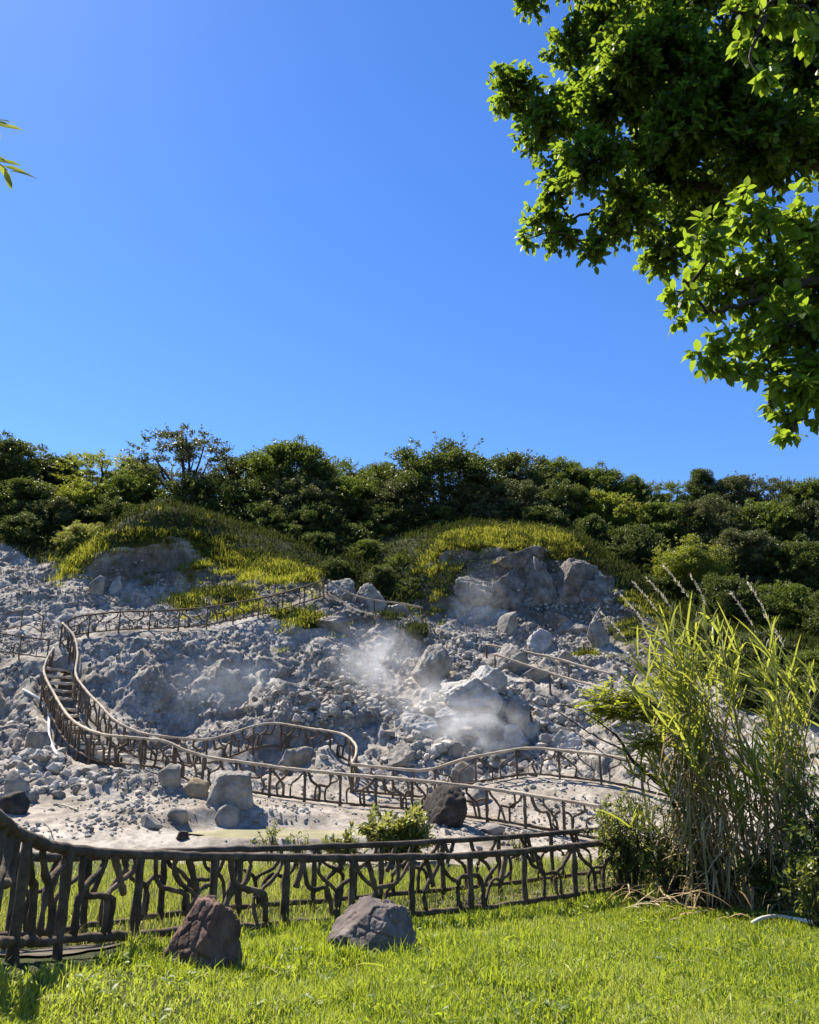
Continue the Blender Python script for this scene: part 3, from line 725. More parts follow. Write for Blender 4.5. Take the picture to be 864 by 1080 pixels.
def rock_shape(sub, cuts=9, seed=0, rough=.05, depth=(.55, 1.0), planes=None):
    """broken stone: directions pushed out to a random set of planes, then roughened"""
    v, f = ICO[sub]; v = v.copy()
    rs = np.random.RandomState(seed)
    if planes is None:
        nrm = unit(rs.randn(cuts + 6, 3)); dd = rs.uniform(depth[0], depth[1], cuts + 6)
    else:
        nrm = unit(np.array([a[:3] for a in planes], float)); dd = np.array([a[3] for a in planes], float)
    q = v @ nrm.T
    rad = np.where(q > .05, dd[None] / np.maximum(q, .05), 9).min(1)
    rad = np.minimum(rad, 1.35)
    v = v * rad[:, None]
    if rough: v = v * (1 + rough * fbm(v * 2.1 + seed * 3.7, 4, seed)[:, None])
    if sub >= 4:
        f1, f2, cid = worley(v * 3.1 + seed, seed)
        v = v * (1 + .055 * fbm(v * 6 + seed, 5, seed + 5)[:, None] - .045 * np.clip(1 - (f2 - f1) * 5, 0, 1)[:, None] + .06 * (cid - .5)[:, None])
    v = (v - (v.max(0) + v.min(0)) / 2) / ((v.max(0) - v.min(0)) / 2)
    return v, f
def boulder(px, py, wpx, hpx, label, mat, sub=4, rot=0.0, tilt=0.0, seed=None, cuts=9, sink=.38, Y=None, planes=None, depthk=.85, group='boulders on the grey slope', name='boulder'):
    p = hit(px, py)[0] if Y is None else P(px, py, Y)
    s = px_per_m(p)
    wm, hm = wpx / s, hpx / s
    seed = int(px * 3 + py) if seed is None else seed
    v, f = rock_shape(sub, cuts, seed, planes=planes)
    a = np.array([[math.cos(rot), -math.sin(rot), 0], [math.sin(rot), math.cos(rot), 0], [0, 0, 1]])
    b = np.array([[math.cos(tilt), 0, math.sin(tilt)], [0, 1, 0], [-math.sin(tilt), 0, math.cos(tilt)]])
    v = v @ a.T @ b.T
    v = v / ((v.max(0) - v.min(0)) / 2)
    v = v * [wm / 2, wm / 2 * depthk, hm / 2 * (1 + sink)] + [0, 0, hm / 2 * (1 - sink)]
    m = MB(); m.add(v, None, f, .5)
    o = m.build(name, M[mat]); o.location = (p[0], p[1] + wm * .25 * depthk, p[2])
    return tag(o, label, 'boulder', group)
FG = 'boulders on the lawn'
def lawn_rock(px, py, wpx, hpx, dm, planes, label, mat, seed):
    """angular boulder on the lawn: faces given as planes (x right, y away, z up, distance)"""
    p = hit(px, py)[0]; s = px_per_m(p)
    v, f = rock_shape(5, 0, seed, .035, planes=planes)
    v = v * [wpx / s / 2, dm / 2, hpx / s * .74] + [0, 0, hpx / s * .26]
    m = MB(); m.add(v, None, f, .5)
    o = m.build('boulder', M[mat]); o.location = (p[0], p[1] + dm * .28, p[2])
    return tag(o, label, 'boulder', FG)
lawn_rock(203, 1026, 92, 70, .75, [(-.30, -.85, .40, .56), (.9, -.42, .06, .64), (-.80, -.1, .58, .60), (.12, .1, 1, .92), (.45, .2, .85, .95), (.3, 1, .2, .7), (-.6, .8, .2, .75), (0, 0, -1, .9), (.35, -.9, -.05, .66), (-1, -.2, 0, .85)],
          'dark reddish-brown angular boulder standing on the lawn, leftmost of the two', 'brown_boulder', 5)
lawn_rock(392, 1006, 108, 50, 1.0, [(-.55, -.25, .80, .55), (.12, -.1, 1, .62), (-.15, -.80, .55, .60), (.75, -.62, .35, .62), (1, -.3, .15, .78), (.45, -.9, -.02, .66), (-.7, -.8, .1, .9), (.3, .4, 1, .70), (.8, .6, .4, .8), (-.5, .9, .3, .85), (0, 0, -1, .9), (-1, -.1, .35, .95)],
          'purple-grey sloping boulder on the lawn in front of the middle of the near railing', 'grey_boulder', 17)
B = boulder
B(470, 872, 47, 42, 'almost black rounded boulder beside the walkway railing above the bush', 'dark_boulder', 4, seed=3, cuts=6)
B(241, 850, 54, 36, 'large grey block-shaped boulder under the walkway railing at its left end', 'boulder', 4, seed=8, planes=[(.05, -.1, 1, .7), (-.3, -.2, .9, .8), (-.1, -1, .12, .7), (.75, -.7, .1, .75), (1, .1, .15, .75), (-.9, -.3, .3, .75), (-1, .2, .05, .82), (0, 1, .2, .8), (.4, -.2, .9, .85), (0, 0, -1, .9)])
B(203, 839, 32, 18, 'tan yellowish flat stone just left of the large grey block', 'tan_boulder', 3, seed=12)
B(176, 829, 25, 23, 'brownish rounded stone below a railing post, left of the tan stone', 'boulder', 3, seed=14)
B(239, 868, 27, 20, 'pale pointed stone on the mud in front of the large grey block', 'boulder', 3, seed=17)
B(186, 868, 24, 16, 'low grey stone on the mud left of the pale pointed stone', 'boulder', 3, seed=18)
B(158, 874, 24, 15, 'pale low three-sided stone on the open mud', 'boulder', 3, seed=19)
B(192, 886, 14, 9, 'small dark round stone at the edge of the wet mud', 'dark_boulder', 3, seed=20)
B(12, 858, 30, 22, 'dark jagged boulder at the left frame edge above the near railing', 'dark_boulder', 3, seed=21)
B(17, 836, 30, 24, 'grey boulder at the left frame edge behind the dark jagged one', 'boulder', 3, seed=22)
B(36, 796, 30, 24, 'pale capped boulder left of the foot of the hose', 'boulder', 3, seed=23)
B(60, 842, 14, 8, 'small grey stone on the mud right of the dark jagged boulder', 'boulder', 3, seed=24)
B(499, 752, 66, 37, 'big bluish-white crusted boulder at the middle of the steaming rocks', 'white_boulder', 5, seed=31, cuts=8)
B(515, 735, 44, 34, 'white crumbly boulder perched behind the big bluish-white one', 'white_boulder', 4, seed=33, cuts=11)
B(456, 716, 44, 38, 'hooded pale boulder upper left of the big bluish-white one', 'boulder', 4, seed=35)
B(545, 792, 32, 26, 'leaning pale slab right of the brightest steam', 'white_boulder', 4, seed=36, tilt=.5)
B(546, 766, 30, 34, 'grey upright boulder right of the big bluish-white one', 'boulder', 4, seed=37)
B(562, 778, 20, 18, 'small pale stone tucked beside the leaning slab', 'white_boulder', 3, seed=38)
B(596, 792, 38, 22, 'smooth white dome-like boulder behind the arching walkway railing', 'white_boulder', 4, seed=39, cuts=3)
B(440, 778, 50, 26, 'flat pale slab left of the brightest steam', 'white_boulder', 4, seed=40)
B(476, 766, 36, 22, 'white stone half hidden under the big bluish-white boulder', 'white_boulder', 4, seed=41)
B(421, 810, 36, 29, 'dark-sided boulder just above the walkway railing corner', 'boulder', 4, seed=42)
B(478, 796, 22, 16, 'small grey boulder below the steam', 'boulder', 3, seed=43)
B(571, 687, 29, 25, 'pale rounded boulder at the foot of the right cliff', 'white_boulder', 4, seed=44, cuts=5)
def C(px, py, w_, h_, label, seed, Y, tilt=0.0):
    return boulder(px, py, w_, h_, label, 'cliff_rock', 5, seed=seed, Y=Y + .25, tilt=tilt, depthk=.9, sink=.15, cuts=7)
C(574, 650, 42, 66, 'tall cracked boulder standing in the right cliff, left of a broad one', 45, 43.4)
C(608, 654, 58, 68, 'broad cracked boulder set in the right cliff', 46, 43.3)
C(542, 654, 58, 62, 'rough jointed block of the right cliff, left of the tall cracked boulder', 145, 43.3)
C(508, 656, 62, 60, 'rough jointed block at the left of the right cliff, behind the bluish wisp', 146, 43.5)
C(552, 614, 64, 40, 'upper jointed block of the right cliff under the grass cap', 147, 44.5)
C(634, 660, 42, 56, 'rounded shaded block at the right of the broad cracked boulder', 148, 42.6)
C(590, 668, 40, 24, 'wide low block at the foot of the broad cracked boulder', 149, 42.0)
B(607, 668, 36, 17, 'low pale boulder under the broad cracked one in the right cliff', 'boulder', 4, seed=47)
B(633, 682, 24, 34, 'knobbly boulder at the right end of the right cliff', 'boulder', 4, seed=48)
B(536, 668, 22, 24, 'small knobbly boulder at the left foot of the right cliff', 'boulder', 3, seed=49)
B(598, 697, 18, 12, 'little flat stone beneath the pale rounded boulder', 'boulder', 3, seed=50)
B(357, 642, 34, 34, 'pointed grey rock on the ridge under the handrail peak', 'boulder', 4, seed=51, Y=40.6)
B(388, 648, 40, 34, 'blocky grey rock on the ridge right of the pointed one', 'boulder', 4, seed=52, Y=40.9)
B(350, 666, 38, 18, 'sloping grey rock under the pointed ridge rock', 'boulder', 4, seed=53)
B(416, 658, 34, 22, 'ragged grey rock where the ridge handrail dips', 'boulder', 4, seed=54, Y=41)
B(121, 625, 15, 17, 'single pale stone at the foot of the shaded left cliff', 'white_boulder', 3, seed=55)
B(101, 626, 14, 20, 'narrow grey stone at the foot of the shaded left cliff', 'boulder', 3, seed=56)
B(314, 812, 42, 24, 'grey rubble boulder inside the walkway loop', 'boulder', 4, seed=57)
B(488, 828, 26, 24, 'brownish boulder behind the junction of the walkway railings', 'boulder', 3, seed=58)
B(505, 848, 24, 22, 'pale boulder right of the almost black one', 'boulder', 3, seed=59)
B(520, 880, 26, 11, 'low brown stone on the mud in front of the walkway', 'boulder', 3, seed=60)
B(565, 720, 34, 18, 'flat grey rock below the slanting handrails', 'boulder', 4, seed=61)
B(305, 735, 28, 16, 'pale loose rock along the rim of the shaded hollow', 'boulder', 3, seed=62)
B(540, 707, 36, 30, 'brown shaded boulder between the big bluish-white rocks and the slanting handrails', 'boulder', 4, seed=63)
B(660, 745, 30, 18, 'grey rock on the slope behind the cane plant', 'boulder', 3, seed=64)
B(28, 845, 20, 12, 'small broken stone touching the dark jagged boulder', 'boulder', 3, seed=65)

# loose rubble: thousands of small stones over the slope and mud, one mass
verts_ok = np.where((green < .3) & (YY > 18) & (YY < 46) & (PX > -40) & (PX < 770) & (PY > 560) & (rdist > .32) & (sdist > .7) & (pd_ > .85))[0]
heap = np.exp(-((PX[verts_ok] - 490) / 110) ** 2 - ((PY[verts_ok] - 765) / 50) ** 2) + .7 * np.exp(-((PX[verts_ok] - 20) / 90) ** 2 - ((PY[verts_ok] - 790) / 45) ** 2) + .5 * np.exp(-((PX[verts_ok] - 330) / 80) ** 2 - ((PY[verts_ok] - 750) / 30) ** 2) + .4 * np.exp(-((PX[verts_ok] - 650) / 80) ** 2 - ((PY[verts_ok] - 740) / 40) ** 2)
wgt = (1 - .55 * mud[verts_ok]) * YY[verts_ok] ** .4 * (.42 + 1.4 * heap)
cl = np.clip(.3 + 1.8 * fbm(V[verts_ok] * .6, 3, 88), .02, 1.5)
wgt = wgt * cl * (1 - .9 * np.exp(-((PX[verts_ok] - 230) / 120) ** 2 - ((PY[verts_ok] - 708) / 34) ** 2)); wgt /= wgt.sum()
nst = 24000
pk = rng.choice(len(verts_ok), nst, p=wgt)
shapes = {1: [rock_shape(1, 5, 300 + i, 0) for i in range(16)], 2: [rock_shape(2, 6, 300 + i, .04) for i in range(16)]}
mb = MB()
for i_ in pk:
    i = verts_ok[i_]
    s = .028 * (rng.pareto(2.0) + 1) * (1 + 1.4 * heap[i_]); s = min(s, .11 + .26 * heap[i_]) * (1 - .25 * mud[i])
    v, f = shapes[2 if s > .13 else 1][rng.randint(16)]
    a = rng.rand() * 6.28; ca, sa = math.cos(a), math.sin(a)
    vv = v * [1, rng.uniform(.6, 1), rng.uniform(.5, .9)]
    vv = np.stack([vv[:, 0] * ca - vv[:, 1] * sa, vv[:, 0] * sa + vv[:, 1] * ca, vv[:, 2] + .25 * vv[:, 0] * rng.randn()], 1) * s
    mb.add(vv + V[i] + Nn[i] * s * .3, None, f, rng.uniform(.1, .9))
tag(mb.build('loose_rubble', M['rubble'], smooth=False), 'loose grey rubble strewn over the slope and the mud', 'rubble', kind='stuff')

# ------------------------------------------------------------------ steam
def steam(px, py, Y, r, dens, seed, label, bluish=False):
    v, f = ICO[3]
    m = MB(); m.add(v * 1.0, None, f)
    o = m.build('steam_cloud', steam_mat('steam_%d' % seed, dens, seed, bluish))
    o.location = P(px, py, Y); o.scale = r
    tag(o, label, 'steam', 'steam from the ground', kind='stuff')
steam(500, 768, 29.2, (2.3, 1.2, 1.35), 1.7, 3, 'brightest white steam under the big bluish-white boulder')
steam(400, 700, 32.5, (2.4, 1.4, 2.0), .8, 8, 'thin white steam at the end of the shaded hollow')
steam(450, 745, 31.0, (2.0, 1.4, 1.6), .8, 12, "faint steam drifting between the pale rocks")
steam(505, 628, 41.0, (1.9, 1.4, 2.0), .2, 15, 'bluish steam wisp before the left half of the right cliff', True)
steam(235, 722, 32.0, (3.4, 1.2, 1.5), .22, 19, 'bluish thin vapour in the shaded hollow', True)

# ------------------------------------------------------------------ hose, pipe, sticks
def on_ground(name, pxs, r, mat, label, cat, lift=1.2, group=None):
    pts = []
    for a, b in pxs:
        h, nn = hit(a, b); pts.append(h + np.array([0, 0, r * lift]))
    c = catmull(pts, 12 * len(pts))
    m = MB(); tube(m, c, r, 8, 0)
    o = m.build(name, M[mat], None, pts[0]); return tag(o, label, cat, group)
on_ground('water_hose', [(24, 732), (35, 738), (45, 746), (51, 756), (51, 770), (52, 784), (57, 797), (64, 808)], .05, 'hose', 'pale blue hose running down the rubble left of the stairs', 'hose', 3)
on_ground('white_pipe', [(795, 980), (805, 975), (820, 973), (840, 976), (864, 981), (890, 987)], .024, 'pipe', 'white curved pipe lying on the ground under the canes', 'pipe', 3)
on_ground('dead_stick', [(61, 850), (70, 852), (82, 856)], .02, 'deadwood', 'pale straight stick on the mud near the dark jagged boulder', 'stick', 2, 'dead sticks')
def stick(px0, py0, px1, py1, dy, r, label):
    a = hit(px0, py0)[0]; b = P(px1, py1, a[1] + dy)
    m = MB(); tube(m, catmull([a - [0, 0, .1], (a + b) / 2 + rng.randn(3) * .04, b], 10), np.linspace(r, r * .6, 10), 6, .1)
    tag(m.build('dead_stick', M['deadwood'], None, a), label, 'stick', 'dead sticks')
stick(622, 672, 633, 641, .2, .045, 'pale dead stick leaning on the knobbly boulder of the right cliff')
stick(497, 675, 490, 657, .1, .04, 'short pale stake leaning left of the slanting handrails')
stick(59, 886, 44, 866, .2, .014, 'thin forked twig lying on the wet mud by the left end')
stick(540, 900, 552, 880, .2, .012, 'thin dry twig in the grass behind the railings')

# ------------------------------------------------------------------ grasses
def scatter(n, x0, x1, y0, y1, cond=None):
    x = rng.uniform(x0, x1, n); y = rng.uniform(y0, y1, n)
    return x, y
def zfast(x, y):                              # exact grid height near the viewer
    u = x / (y + 14)
    i = np.clip(np.searchsorted(ys, y) - 1, 0, nr - 2); j = np.clip(np.searchsorted(us, u) - 1, 0, nc - 2)
    a = (y - ys[i]) / (ys[i + 1] - ys[i]); b = (u - us[j]) / (us[j + 1] - us[j])
    Zg = V[:, 2].reshape(nr, nc)
    return Zg[i, j] * (1 - a) * (1 - b) + Zg[i + 1, j] * a * (1 - b) + Zg[i, j + 1] * (1 - a) * b + Zg[i + 1, j + 1] * a * b
fline = catmull([P(*a) for a in RAIL['front']], 200); bline = catmull([P(*a) for a in RAIL['back']], 200)
def front_y(x): return np.interp(x, fline[:, 0], fline[:, 1])
def back_y(x): return np.interp(x, bline[:, 0], bline[:, 1])
nb_ = 380000
y = 4.2 + (16.0 - 4.2) * rng.rand(nb_) ** 1.15
x = rng.uniform(-.66, .60, nb_) * (y + 1.2)
bare = fbm(np.stack([x * .9, y * .9, x * 0], 1), 3, 91)
keepm = (y < front_y(x) + .12) & (y < 14.2) & (rng.rand(nb_) < np.clip(1.0 + 1.2 * bare, .35, 1))
keepm &= (x < 2.6 + .0 * y) | (y < 12.4 + .4 * bare)
x, y = x[keepm], y[keepm]; nb_ = len(x)
z = zfast(x, y)
tuft = fbm(np.stack([x * 2.2, y * 2.2, x * 0], 1), 3, 92)
patch = fbm(np.stack([x * .55, y * .55, x * 0 + 3], 1), 3, 93)
fl = fbm(np.stack([x * 1.1, y * 1.1, x * 0 + 6], 1), 2, 94)
Lb = (.045 + .13 * np.clip(tuft + .3, 0, 1) ** 1.3 + .05 * np.clip(fl, 0, 1) + .03 * rng.rand(nb_)) * np.where(y > front_y(x) - .5, 1.45, 1.0)
tint = np.clip(.44 + .8 * patch + .35 * tuft + .2 * rng.randn(nb_), 0, .88)
strawm = rng.rand(nb_) < .05 + .25 * np.clip(-tuft - .15 + patch, 0, 1) + .75 * np.clip(fbm(np.stack([x * .8, y * .8, x * 0 + 12], 1), 3, 191) - .22, 0, .6); tint = np.where(strawm, rng.uniform(.9, 1, nb_), tint)
mb = MB()
blades(mb, np.stack([x, y, z - .01], 1), Lb, rng.uniform(.007, .014, nb_), np.clip(rng.normal(.75, .38, nb_), .05, 1.5), rng.rand(nb_) * 6.28, tint, .6)
tx = rng.uniform(-4.5, 6.5, 420); ty = front_y(tx) - .05 - np.abs(rng.randn(420)) * .35
ang_ = rng.rand(150) * 6.28
bp1, bp2 = hit(211, 1026)[0], hit(394, 1006)[0]
tx = np.concatenate([tx, bp1[0] + .52 * np.cos(ang_[:75]), bp2[0] + .66 * np.cos(ang_[75:]), rng.uniform(-4, 5, 260)])
ty = np.concatenate([ty, bp1[1] + .2 + .48 * np.sin(ang_[:75]), bp2[1] + .25 + .62 * np.sin(ang_[75:]), rng.uniform(4.8, 11, 260)])
ok = ty < front_y(tx) + .1; tx, ty = tx[ok], ty[ok]
k_ = 22; x2 = np.repeat(tx, k_) + rng.randn(len(tx) * k_) * .06; y2 = np.repeat(ty, k_) + rng.randn(len(tx) * k_) * .06; n3 = len(x2)
blades(mb, np.stack([x2, y2, zfast(x2, y2) - .01], 1), rng.uniform(.10, .22, n3) * np.repeat(rng.uniform(.6, 1.1, len(tx)), k_), rng.uniform(.009, .018, n3), np.clip(rng.normal(.7, .35, n3), .05, 1.5), rng.rand(n3) * 6.28, np.clip(np.repeat(rng.uniform(.05, .7, len(tx)), k_) + .12 * rng.randn(n3), 0, 1), .8)
nw = 240; wx = rng.uniform(-4.5, 6, nw); wy = rng.uniform(4.6, 12.5, nw); ok = wy < front_y(wx) - .05; wx, wy = wx[ok], wy[ok]; nw = len(wx)
kk = 9; rx = np.repeat(wx, kk); ry = np.repeat(wy, kk); wb = np.stack([rx + rng.randn(nw * kk) * .03, ry + rng.randn(nw * kk) * .03, zfast(rx, ry) + rng.uniform(.03, .09, nw * kk)], 1)
wa = rng.rand(nw * kk) * 6.28
leaves(mb, wb, np.stack([np.cos(wa), np.sin(wa), rng.uniform(.1, .8, nw * kk)], 1), np.tile([0, 0, 1.], (nw * kk, 1)) + rng.randn(nw * kk, 3) * .3, rng.uniform(.035, .08, nw * kk), rng.uniform(.018, .035, nw * kk), np.clip(np.repeat(rng.uniform(.05, .5, nw), kk) + .1 * rng.randn(nw * kk), 0, 1), .2, .15)
nd = 260; dx_ = rng.uniform(-4.5, 6, nd); dy_ = rng.uniform(4.6, 12.5, nd); ok = dy_ < front_y(dx_); dx_, dy_ = dx_[ok], dy_[ok]; nd = len(dx_); da = rng.rand(nd) * 6.28; sS = np.linspace(0, 1, 4); dl = rng.uniform(.08, .3, nd)
strips(mb, np.stack([dx_[:, None] + np.cos(da)[:, None] * sS * dl[:, None], dy_[:, None] + np.sin(da)[:, None] * sS * dl[:, None], zfast(dx_, dy_)[:, None] + .05 + .03 * np.sin(sS * 3)[None]], -1), rng.uniform(.006, .014, nd), unit(rng.randn(nd, 3) * .3 + [0, 0, 1]), np.full(nd, 1.0))
tag(mb.build('lawn_grass', M['grass']), 'bright lime-green lawn in front of the railings', 'grass', kind='stuff')
# taller mixed grass behind the railings
n2 = 90000
y = rng.uniform(8.5, 18.6, n2); x = rng.uniform(-.62, .45, n2) * (y + 1)
bd = fbm(np.stack([x * .7, y * .7, x * 0 + 8], 1), 3, 95)
keepm = (y > back_y(x) + .1) & (y < back_y(x) + np.clip(3.2 + .2 * x + 1.6 * bd, 1.4, 4.4)) & (y < 17.4) & (rng.rand(n2) < np.clip(.7 + 1.6 * bd, .12, 1) * np.clip(.85 + .12 * x, .5, 1))
leftm = (x < .5) & (y > back_y(x) + .1) & (y < 16.2 + 1.2 * bd) & (rng.rand(n2) < np.clip(.55 + 1.3 * bd, .10, .9))
keepm |= leftm
inpath = (y > front_y(x) + .1) & (y < back_y(x)) & (rng.rand(n2) < .55)
keepm |= inpath
x, y = x[keepm], y[keepm]; n2 = len(x); z = zfast(x, y)
dry = np.clip(.5 + 1.3 * fbm(np.stack([x * .5, y * .5, x * 0 + 4], 1), 2, 96), 0, 1)
tint = np.where(rng.rand(n2) < .25 + .5 * dry * (x < -1.5), rng.uniform(.7, 1, n2), np.clip(.35 + .2 * rng.randn(n2), 0, .65))
mb = MB()
blades(mb, np.stack([x, y, z - .02], 1), rng.uniform(.10, .27, n2), rng.uniform(.008, .016, n2), np.clip(rng.normal(.5, .3, n2), .05, 1.3), rng.rand(n2) * 6.28, tint, .6)
tag(mb.build('tall_grass', M['tallgrass']), 'taller lime and straw-coloured grass between the dark railings and the mud', 'grass', kind='stuff')
# cliff-top grass: lime tufts and dull undergrowth
def region(polys):
    idx = []
    for (pl, w_) in polys:
        pl = np.array(pl, float)
        c = np.zeros(len(PX), bool); j = len(pl) - 1
        for i in range(len(pl)):
            xi, yi, xj, yj = pl[i, 0], pl[i, 1], pl[j, 0], pl[j, 1]
            c ^= ((yi > PY) != (yj > PY)) & (PX < (xj - xi) * (PY - yi) / (yj - yi + 1e-9) + xi)
            j = i
        k = np.where(c & (YY > 33) & (YY < 56))[0]; idx.append((k, w_))
    return idx
lime = region([([(62, 604), (66, 594), (95, 580), (108, 566), (140, 558), (185, 556), (215, 566), (240, 578), (262, 592), (300, 594), (333, 604), (336, 614), (300, 612), (262, 612), (235, 606), (215, 594), (196, 584), (183, 574), (150, 578), (110, 590), (85, 604)], 12000),
               ([(196, 584), (215, 592), (225, 606), (206, 604)], 900),
               ([(188, 640), (206, 620), (216, 620), (206, 642)], 700), ([(216, 640), (236, 622), (272, 628), (275, 640), (240, 644)], 1500),
               ([(282, 642), (300, 640), (345, 652), (340, 660), (312, 660), (290, 650)], 1600),
               ([(188, 600), (200, 594), (214, 606), (206, 618), (192, 612)], 400),
               ([(440, 606), (455, 580), (475, 562), (530, 556), (580, 560), (612, 580), (604, 592), (560, 588), (520, 578), (480, 582), (455, 610)], 9000),
               ([(425, 644), (440, 628), (462, 618), (470, 640), (440, 650)], 500), ([(600, 690), (615, 682), (632, 688), (622, 696)], 350),
               ([(655, 672), (664, 660), (690, 664), (684, 676)], 260), ([(640, 612), (668, 622), (715, 655), (712, 668), (690, 660), (655, 634)], 1600)])
mb = MB()
for k, (idx, cnt) in enumerate(lime):
    if len(idx) == 0: continue
    tn_ = fbm(V[idx] * 1.3, 3, 97)
    pr_ = np.clip((.75 if k in (0, 6) else .4) + 1.8 * tn_, .02, 1.5); pr_ /= pr_.sum()
    seeds = rng.choice(idx, max(cnt // 12, 24), p=pr_)       # tufts
    sel = np.repeat(seeds, 34); nn = len(sel)
    off = rng.randn(len(seeds), 2) * np.where(rng.rand(len(seeds)) < .30, .75, .0)[:, None]
    sb = V[seeds].copy(); sb[:, :2] += off
    for q_ in np.where(np.abs(off).sum(1) > 0)[0]: sb[q_, 2] = down(sb[q_, 0], sb[q_, 1])
    size_ = np.repeat(rng.uniform(.5, 1.1, len(seeds)), 34)
    b = np.repeat(sb, 34, 0) + rng.randn(nn, 3) * [.17, .17, .02]
    t0 = np.repeat(rng.uniform(.0, .85, len(seeds)), 34)
    tint = np.clip(t0 + .12 * rng.randn(nn) + (.25 if k in (6, 10) else 0), 0, 1)
    blades(mb, b, size_ * rng.uniform(.18, .46, nn) * (1.1 if k in (0, 6) else .8), rng.uniform(.016, .032, nn), np.clip(rng.normal(.75, .35, nn), .05, 1.6), rng.rand(nn) * 6.28, tint, .8)
tag(mb.build('cliff_grass', M['cliffgrass']), 'lime-yellow grass tufts along the cliff tops and ledges', 'grass', kind='stuff')
un = np.where((green > .55) & (YY > 33) & (YY < 58) & (PX > -60) & (PX < 930) & (PY > 520))[0]
sel = rng.choice(un, 6500); sel = np.repeat(sel, 14); nn = len(sel)
mb = MB()
blades(mb, V[sel] + rng.randn(nn, 3) * [.28, .28, .03], rng.uniform(.22, .6, nn), rng.uniform(.03, .06, nn), np.clip(rng.normal(.9, .4, nn), .05, 1.5), rng.rand(nn) * 6.28,
       np.clip(np.repeat(rng.uniform(0, .8, 6500), 14) + .15 * rng.randn(nn), 0, 1), .7)
tag(mb.build('hill_undergrowth', M['undergrowth']), 'dull green undergrowth below the hilltop trees', 'undergrowth', kind='stuff')

# ------------------------------------------------------------------ hilltop trees
def crown_mesh(seed, style):
    """unit tree: base at 0, height 1, half-width 0.5"""
    rs = np.random.RandomState(seed)
    wood, fol = MB(), MB()
    open_ = style == 'open'; dome = style == 'dome'; point = style == 'point'
    limbs = []
    nl = 9
    for i in range(nl):
        az = i / nl * 6.28 + rs.uniform(-.3, .3); rad_ = rs.uniform(.2, .42); hz = rs.uniform(.5, .88)
        st_ = np.array([rs.randn() * .02, rs.randn() * .02, rs.uniform(.02, .25)])
        en = np.array([math.cos(az) * rad_, math.sin(az) * rad_, hz])
        mid = st_ * .5 + en * .5 + np.array([0, 0, -.03]) + rs.randn(3) * .03
        limbs.append(catmull([st_, mid, en], 9))
    tr = catmull([(0, 0, -.06), (rs.randn() * .02, rs.randn() * .02, .25), (rs.randn() * .04, rs.randn() * .04, .8)], 10)
    global rng
    keep_rng = rng; rng = rs
    tube(wood, tr, np.linspace(.035, .010, 10), 6, .15)
    for l in limbs: tube(wood, l, np.linspace(.018, .005, 9), 5, .15)
    # clumps
    ncl = 130 if not open_ else 80
    cs, rsz = [], []
    while len(cs) < ncl:
        u = unit(rs.randn(3)); 
        rr_ = rs.uniform(.55, 1.0) ** .5
        if dome: c = np.array([u[0] * .44 * rr_, u[1] * .44 * rr_, .42 + u[2] * .5 * rr_])
        elif point:
            hz = rs.uniform(.08, .97); ww = .46 * (1 - hz) ** .7 + .03
            c = np.array([u[0] * ww, u[1] * ww, hz])
        else:
            hz = rs.uniform(.04, 1.0) if not open_ else rs.uniform(.30, .98)
            ww = .46 * math.sqrt(max(0.02, 1 - ((hz - .45) / .60) ** 2))
            c = np.array([u[0] * ww * rs.uniform(.55, 1), u[1] * ww * rs.uniform(.55, 1), hz])
        if c[2] < .05: continue
        cs.append(c); rsz.append(rs.uniform(.05, .14) if not open_ else rs.uniform(.04, .10))
        c[:] = c * [q_ for q_ in (lambda f: (f, f, .6 + .4 * f))(rs.choice([.88, 1.0, 1.1, 1.24], p=[.2, .4, .25, .15]))]
    for c, r_ in zip(cs, rsz):
        k = int((300 if not open_ else 230) * (r_ / .1) ** 2)
        q = unit(rs.randn(k, 3)) * (rs.rand(k, 1) ** .45) * [r_, r_, r_ * (.42 if open_ else .8)]
        outw = unit(q * [1, 1, 1.6] + [0, 0, .06])
        d = unit(outw + rs.randn(k, 3) * .7); nrm = unit(rs.randn(k, 3) * .8 + [0, 0, 1])
        cards(fol, c + q, d, nrm, rs.uniform(.017, .036, k) * (1.0 if not open_ else .8), rs.uniform(.011, .021, k), np.clip(rs.uniform(.2, .75) + .22 * rs.randn(k), 0, 1))
    # twigs sticking out of the outline
    for _ in range(110):
        u = unit(rs.randn(3)); u[2] = abs(u[2]); c = np.array([u[0] * .46, u[1] * .46, .5 + u[2] * .48])
        if point or (dome and rs.rand() < .75): continue
        k = 18; tpos = c + u * rs.rand(k, 1) * rs.uniform(.06, .15)
        cards(fol, tpos + rs.randn(k, 3) * .008, unit(u + rs.randn(k, 3) * .8), unit(rs.randn(k, 3) + [0, 0, 1]), rs.uniform(.02, .04, k), rs.uniform(.012, .022, k), np.clip(.5 + .25 * rs.randn(k), 0, 1))
    rng = keep_rng
    return wood.mesh('trunk'), fol.mesh('crown')
PROTO = {}
for st_, sds in (('round', (1, 2, 3, 4)), ('open', (5, 6)), ('dome', (7, 8)), ('point', (9,))):
    PROTO[st_] = [crown_mesh(s, st_) for s in sds]
for st_ in PROTO:
    for wd, fo in PROTO[st_]: wd.materials.append(M['bark']); fo.materials.append(M['leaf_dark'])
_tc = {}
